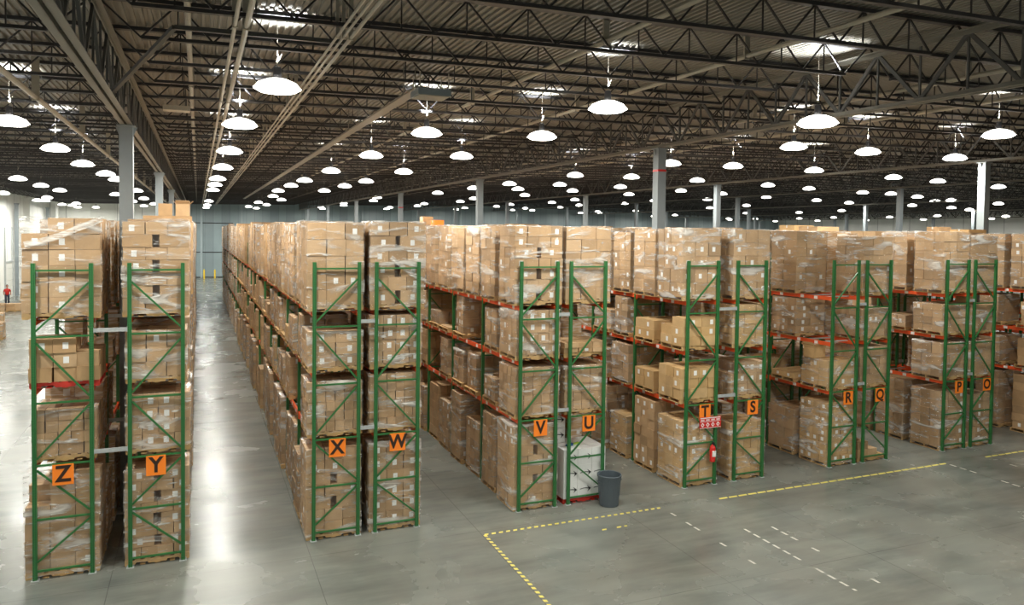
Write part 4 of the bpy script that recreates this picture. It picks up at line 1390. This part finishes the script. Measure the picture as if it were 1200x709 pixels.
YT = simple('yellow_floor_tape', (0.72, 0.62, 0.13), 0.6, var=0.2, scale=8)
WT = simple('worn_white_tape', (0.52, 0.50, 0.44), 0.7, var=0.3, scale=12)
tape('yellow_floor_line', (6.06, -1.03), (10.86, -1.03), .075, .13, .05, YT, 'dashed yellow floor line crossing before the V and U racks')
tape('yellow_floor_line', (6.08, -1.05), (6.05, -6.5), .075, .12, .06, YT, 'dashed yellow floor line running toward the camera from the corner before rack V')
tape('yellow_floor_line', (12.67, -1.03), (21.3, -0.98), .08, .30, .02, YT, 'long yellow floor line crossing before the S, R and Q racks')
tape('yellow_floor_line', (23.1, -0.95), (31.0, -0.9), .08, .30, .02, YT, 'yellow floor line crossing in front of rack O')
tape('yellow_floor_line', (8.55, -1.75), (9.45, -1.74), .06, .14, .06, YT, 'short faded yellow dash line in front of rack U', wear=.2)
for i, (a, c, lab) in enumerate((((10.9, -1.1), (10.9, -4.6), 'worn white floor line remains before the U to T aisle'),
                                 ((12.66, -1.1), (12.66, -6.2), 'worn white floor line running toward the camera before rack T'),
                                 ((11.95, -2.9), (11.95, -6.2), 'faint worn white dashes just left of the line before rack T'),
                                 ((21.3, -1.1), (21.3, -6.0), 'worn white floor line running toward the camera before rack Q'),
                                 ((23.1, -1.1), (23.1, -5.0), 'worn white floor line running toward the camera before rack P'))):
    tape('white_floor_line', a, c, .05, .22, .10, WT, lab, random.Random(i + 3), wear=.45)

# loose film tail swept across the top load of rack Z
def ribbon(pts, w, name, label):
    b = MB()
    P = [Vector(p) for p in pts]
    n0 = len(b.v)
    rn = random.Random(3)
    M = 7
    for i, p in enumerate(P):
        t = (P[min(i + 1, len(P) - 1)] - P[max(i - 1, 0)]).normalized()
        nrm = t.cross(Vector((0, 1, 0))).normalized()
        for j in range(M):
            q = (j / (M - 1) - .5) * w
            b.v.append(tuple(p + nrm * q + Vector((0, rn.uniform(-.012, .012), 0))))
    for i in range(len(P) - 1):
        for j in range(M - 1):
            a = n0 + i * M + j
            b.f.append((a, a + 1, a + M + 1, a + M)); b.m.append(0); b.uv += [(0, 0)] * 4
    return tag_obj(name, b.mesh(name, FILM, smooth=True), label, 'plastic film')


def film_mat():
    m, nt, p, out = nmat('bunched_film')
    ge = N(nt, 'ShaderNodeNewGeometry')
    mp = N(nt, 'ShaderNodeMapping'); mp.inputs['Scale'].default_value = (3, 3, 30); mp.inputs['Rotation'].default_value = (0, R(-25), 0)
    nz = N(nt, 'ShaderNodeTexNoise', inp={'Scale': 1.6, 'Detail': 3.0})
    nt.links.new(ge.outputs['Position'], mp.inputs['Vector']); nt.links.new(mp.outputs[0], nz.inputs['Vector'])
    mr = N(nt, 'ShaderNodeMapRange', inp={'From Min': .35, 'From Max': .65, 'To Min': .15, 'To Max': .8}); nt.links.new(nz.outputs['Fac'], mr.inputs['Value'])
    tr = N(nt, 'ShaderNodeBsdfTransparent'); mx = N(nt, 'ShaderNodeMixShader')
    p.inputs['Base Color'].default_value = (.85, .84, .8, 1); p.inputs['Roughness'].default_value = .2
    nt.links.new(mr.outputs[0], mx.inputs[0]); nt.links.new(tr.outputs[0], mx.inputs[1]); nt.links.new(p.outputs[0], mx.inputs[2]); nt.links.new(mx.outputs[0], out.inputs['Surface'])
    return m


FILM = film_mat()
ribbon([(-3.10, .02, 6.60), (-2.85, 0, 6.66), (-2.5, -.01, 6.78), (-2.2, -.01, 6.93), (-1.95, 0, 7.04), (-1.78, .03, 7.13)], .12, 'film_tail', 'white twisted plastic film swept diagonally across the top load of rack Z')
ribbon([(12.55, -.0, 1.62), (12.75, -.03, 1.72), (12.95, -.04, 1.70), (13.15, -.02, 1.6)], .10, 'film_tail', 'loose sagging plastic film over the floor load of rack T')
ribbon([(4.1, .03, 6.35), (4.35, .02, 6.15), (4.6, .02, 5.95), (4.85, .03, 5.85)], .10, 'film_tail', 'slanting plastic film across the top load of rack W')

# ---------------------------------------------------------------- the area along the left wall
def loose_load(loc, n, W, L, Hh, label, wrapd=True):
    t = empty('floor_pallet_load', loc, RND.uniform(-.1, .1)); props(t, label, 'pallet load', 'pallet loads on the floor by the left wall')
    obj('pallet', PAL, t)
    b = MB()
    for (x0, x1, y0, y1, z0, z1, i, j, k) in stack_cells(*n, W, L, Hh, RND): b.box(x0, x1 - .01, y0, y1 - .01, .125 + z0, .125 + z1 - .005)
    obj('carton_stack', b.mesh('carton_stack', CARTON), t)
    if wrapd: obj('stretch_wrap', WV[1], t, (0, 0, .125), (0, 0, 0), (W + .02, L + .02, Hh))


loose_load((-11.6, 37.5, 0), (3, 3, 3), 1.2, 1.0, .9, 'low wrapped pallet of cartons on the floor left of rack Z, nearest the camera')
loose_load((-12.6, 42.5, 0), (3, 3, 3), 1.2, 1.0, 1.0, 'low wrapped pallet of cartons by the left wall, second from the camera')
loose_load((-14.9, 54.5, 0), (3, 3, 2), 1.2, 1.0, .55, 'short pallet of tan cartons in front of the person in red')
loose_load((-13.7, 55.0, 0), (2, 2, 2), 1.2, 1.0, .5, 'short pallet of tan cartons right of the one before the person', False)
for s in range(2):
    for k in range(9):
        o = obj('empty_pallet', PAL, None, (-14.2 + s * 1.35 - .3, 64.5, k * .14), (0, 0, .02 * k))
        props(o, 'empty wooden pallet by the left wall, %s stack, %s from the floor' % ('wall-side' if s == 0 else 'aisle-side', ordn(k)), 'pallet', 'empty pallets stacked by the left wall')

# person in a red shirt
def skinned(name, joints, edges, radii, mat, parent, sub=1):
    me = bpy.data.meshes.new(name)
    me.from_pydata(joints, edges, [])
    o = bpy.data.objects.new(name, me); COL.objects.link(o); o.parent = parent
    md = o.modifiers.new('skin', 'SKIN'); md.use_smooth_shade = True
    sl = me.skin_vertices[0].data if me.skin_vertices else None
    if sl is None:
        return o
    for i, r_ in enumerate(radii): sl[i].radius = (r_, r_) if not isinstance(r_, tuple) else r_
    sl[0].use_root = True
    sb = o.modifiers.new('sub', 'SUBSURF'); sb.levels = sub; sb.render_levels = sub
    me.materials.append(mat)
    return o


def body_from_tubes(parts, mat, name, parent):
    b = MB()
    for prof_pts in parts:
        P = [Vector(p[0]) for p in prof_pts]
        n = 10
        base = len(b.v)
        for i, p in enumerate(P):
            t = (P[min(i + 1, len(P) - 1)] - P[max(i - 1, 0)]).normalized()
            up = Vector((0, 1, 0)) if abs(t.y) < .9 else Vector((1, 0, 0))
            sx = t.cross(up).normalized(); sy = sx.cross(t)
            rx, ry = prof_pts[i][1]
            for k in range(n):
                a = 2 * math.pi * k / n
                b.v.append(tuple(p + sx * math.cos(a) * rx + sy * math.sin(a) * ry))
        for i in range(len(P) - 1):
            for k in range(n):
                k2 = (k + 1) % n
                b.f.append((base + i * n + k, base + i * n + k2, base + (i + 1) * n + k2, base + (i + 1) * n + k)); b.m.append(0); b.uv += [(0, 0)] * 4
        for i in (0, len(P) - 1):
            b.f.append(tuple(base + i * n + k for k in range(n))); b.m.append(0); b.uv += [(0, 0)] * n
    me = b.mesh(name, mat, smooth=True, fix=True)
    return obj(name, me, parent)


pr = empty('person', (-15.35, 60.3, 0), R(15)); props(pr, 'person in a red shirt standing behind the cartons at the left wall', 'person')
pants = simple('dark_trousers', (.03, .035, .06), .8)
# continuous skin body: head, neck, torso core, arms, legs
bd = MB()
body = body_from_tubes([
    [((0, 0, .95), (.13, .09)), ((0, 0, 1.2), (.13, .09)), ((0, 0, 1.42), (.16, .09)), ((0, 0, 1.48), (.06, .06)), ((0, 0, 1.55), (.055, .055)), ((0, -.01, 1.60), (.075, .09)), ((0, -.01, 1.68), (.085, .105)), ((0, 0, 1.76), (.07, .09)), ((0, 0, 1.79), (.03, .04))],
    [((-.19, 0, 1.40), (.05, .05)), ((-.25, 0, 1.12), (.042, .042)), ((-.24, -.16, .95), (.035, .035)), ((-.22, -.26, .93), (.035, .02)), ((-.21, -.33, .92), (.015, .012))],
    [((.19, 0, 1.40), (.05, .05)), ((.25, 0, 1.12), (.042, .042)), ((.24, -.16, .95), (.035, .035)), ((.22, -.26, .93), (.035, .02)), ((.21, -.33, .92), (.015, .012))],
    [((-.09, 0, .95), (.08, .08)), ((-.1, 0, .5), (.055, .055)), ((-.1, 0, .08), (.04, .04)), ((-.1, -.1, .04), (.045, .035)), ((-.1, -.2, .03), (.03, .02))],
    [((.09, 0, .95), (.08, .08)), ((.1, 0, .5), (.055, .055)), ((.1, 0, .08), (.04, .04)), ((.1, -.1, .04), (.045, .035)), ((.1, -.2, .03), (.03, .02))]], SKIN, 'body', pr)
body_from_tubes([[((0, 0, .90), (.17, .12)), ((0, 0, 1.15), (.16, .115)), ((0, 0, 1.38), (.19, .12)), ((0, 0, 1.47), (.09, .08))],
                 [((-.17, 0, 1.42), (.065, .065)), ((-.235, 0, 1.20), (.06, .06))], [((.17, 0, 1.42), (.065, .065)), ((.235, 0, 1.20), (.06, .06))]], RED, 'shirt', pr)
body_from_tubes([[((-.09, 0, .96), (.10, .11)), ((-.1, 0, .5), (.075, .08)), ((-.1, 0, .06), (.065, .07))], [((.09, 0, .96), (.10, .11)), ((.1, 0, .5), (.075, .08)), ((.1, 0, .06), (.065, .07))]], pants, 'trousers', pr)
body_from_tubes([[((0, .02, 1.66), (.088, .10)), ((0, .02, 1.74), (.092, .11)), ((0, .01, 1.81), (.05, .07))]], BLACK, 'hair', pr)
print('individual loads', n_ind, 'objects', len(bpy.data.objects))
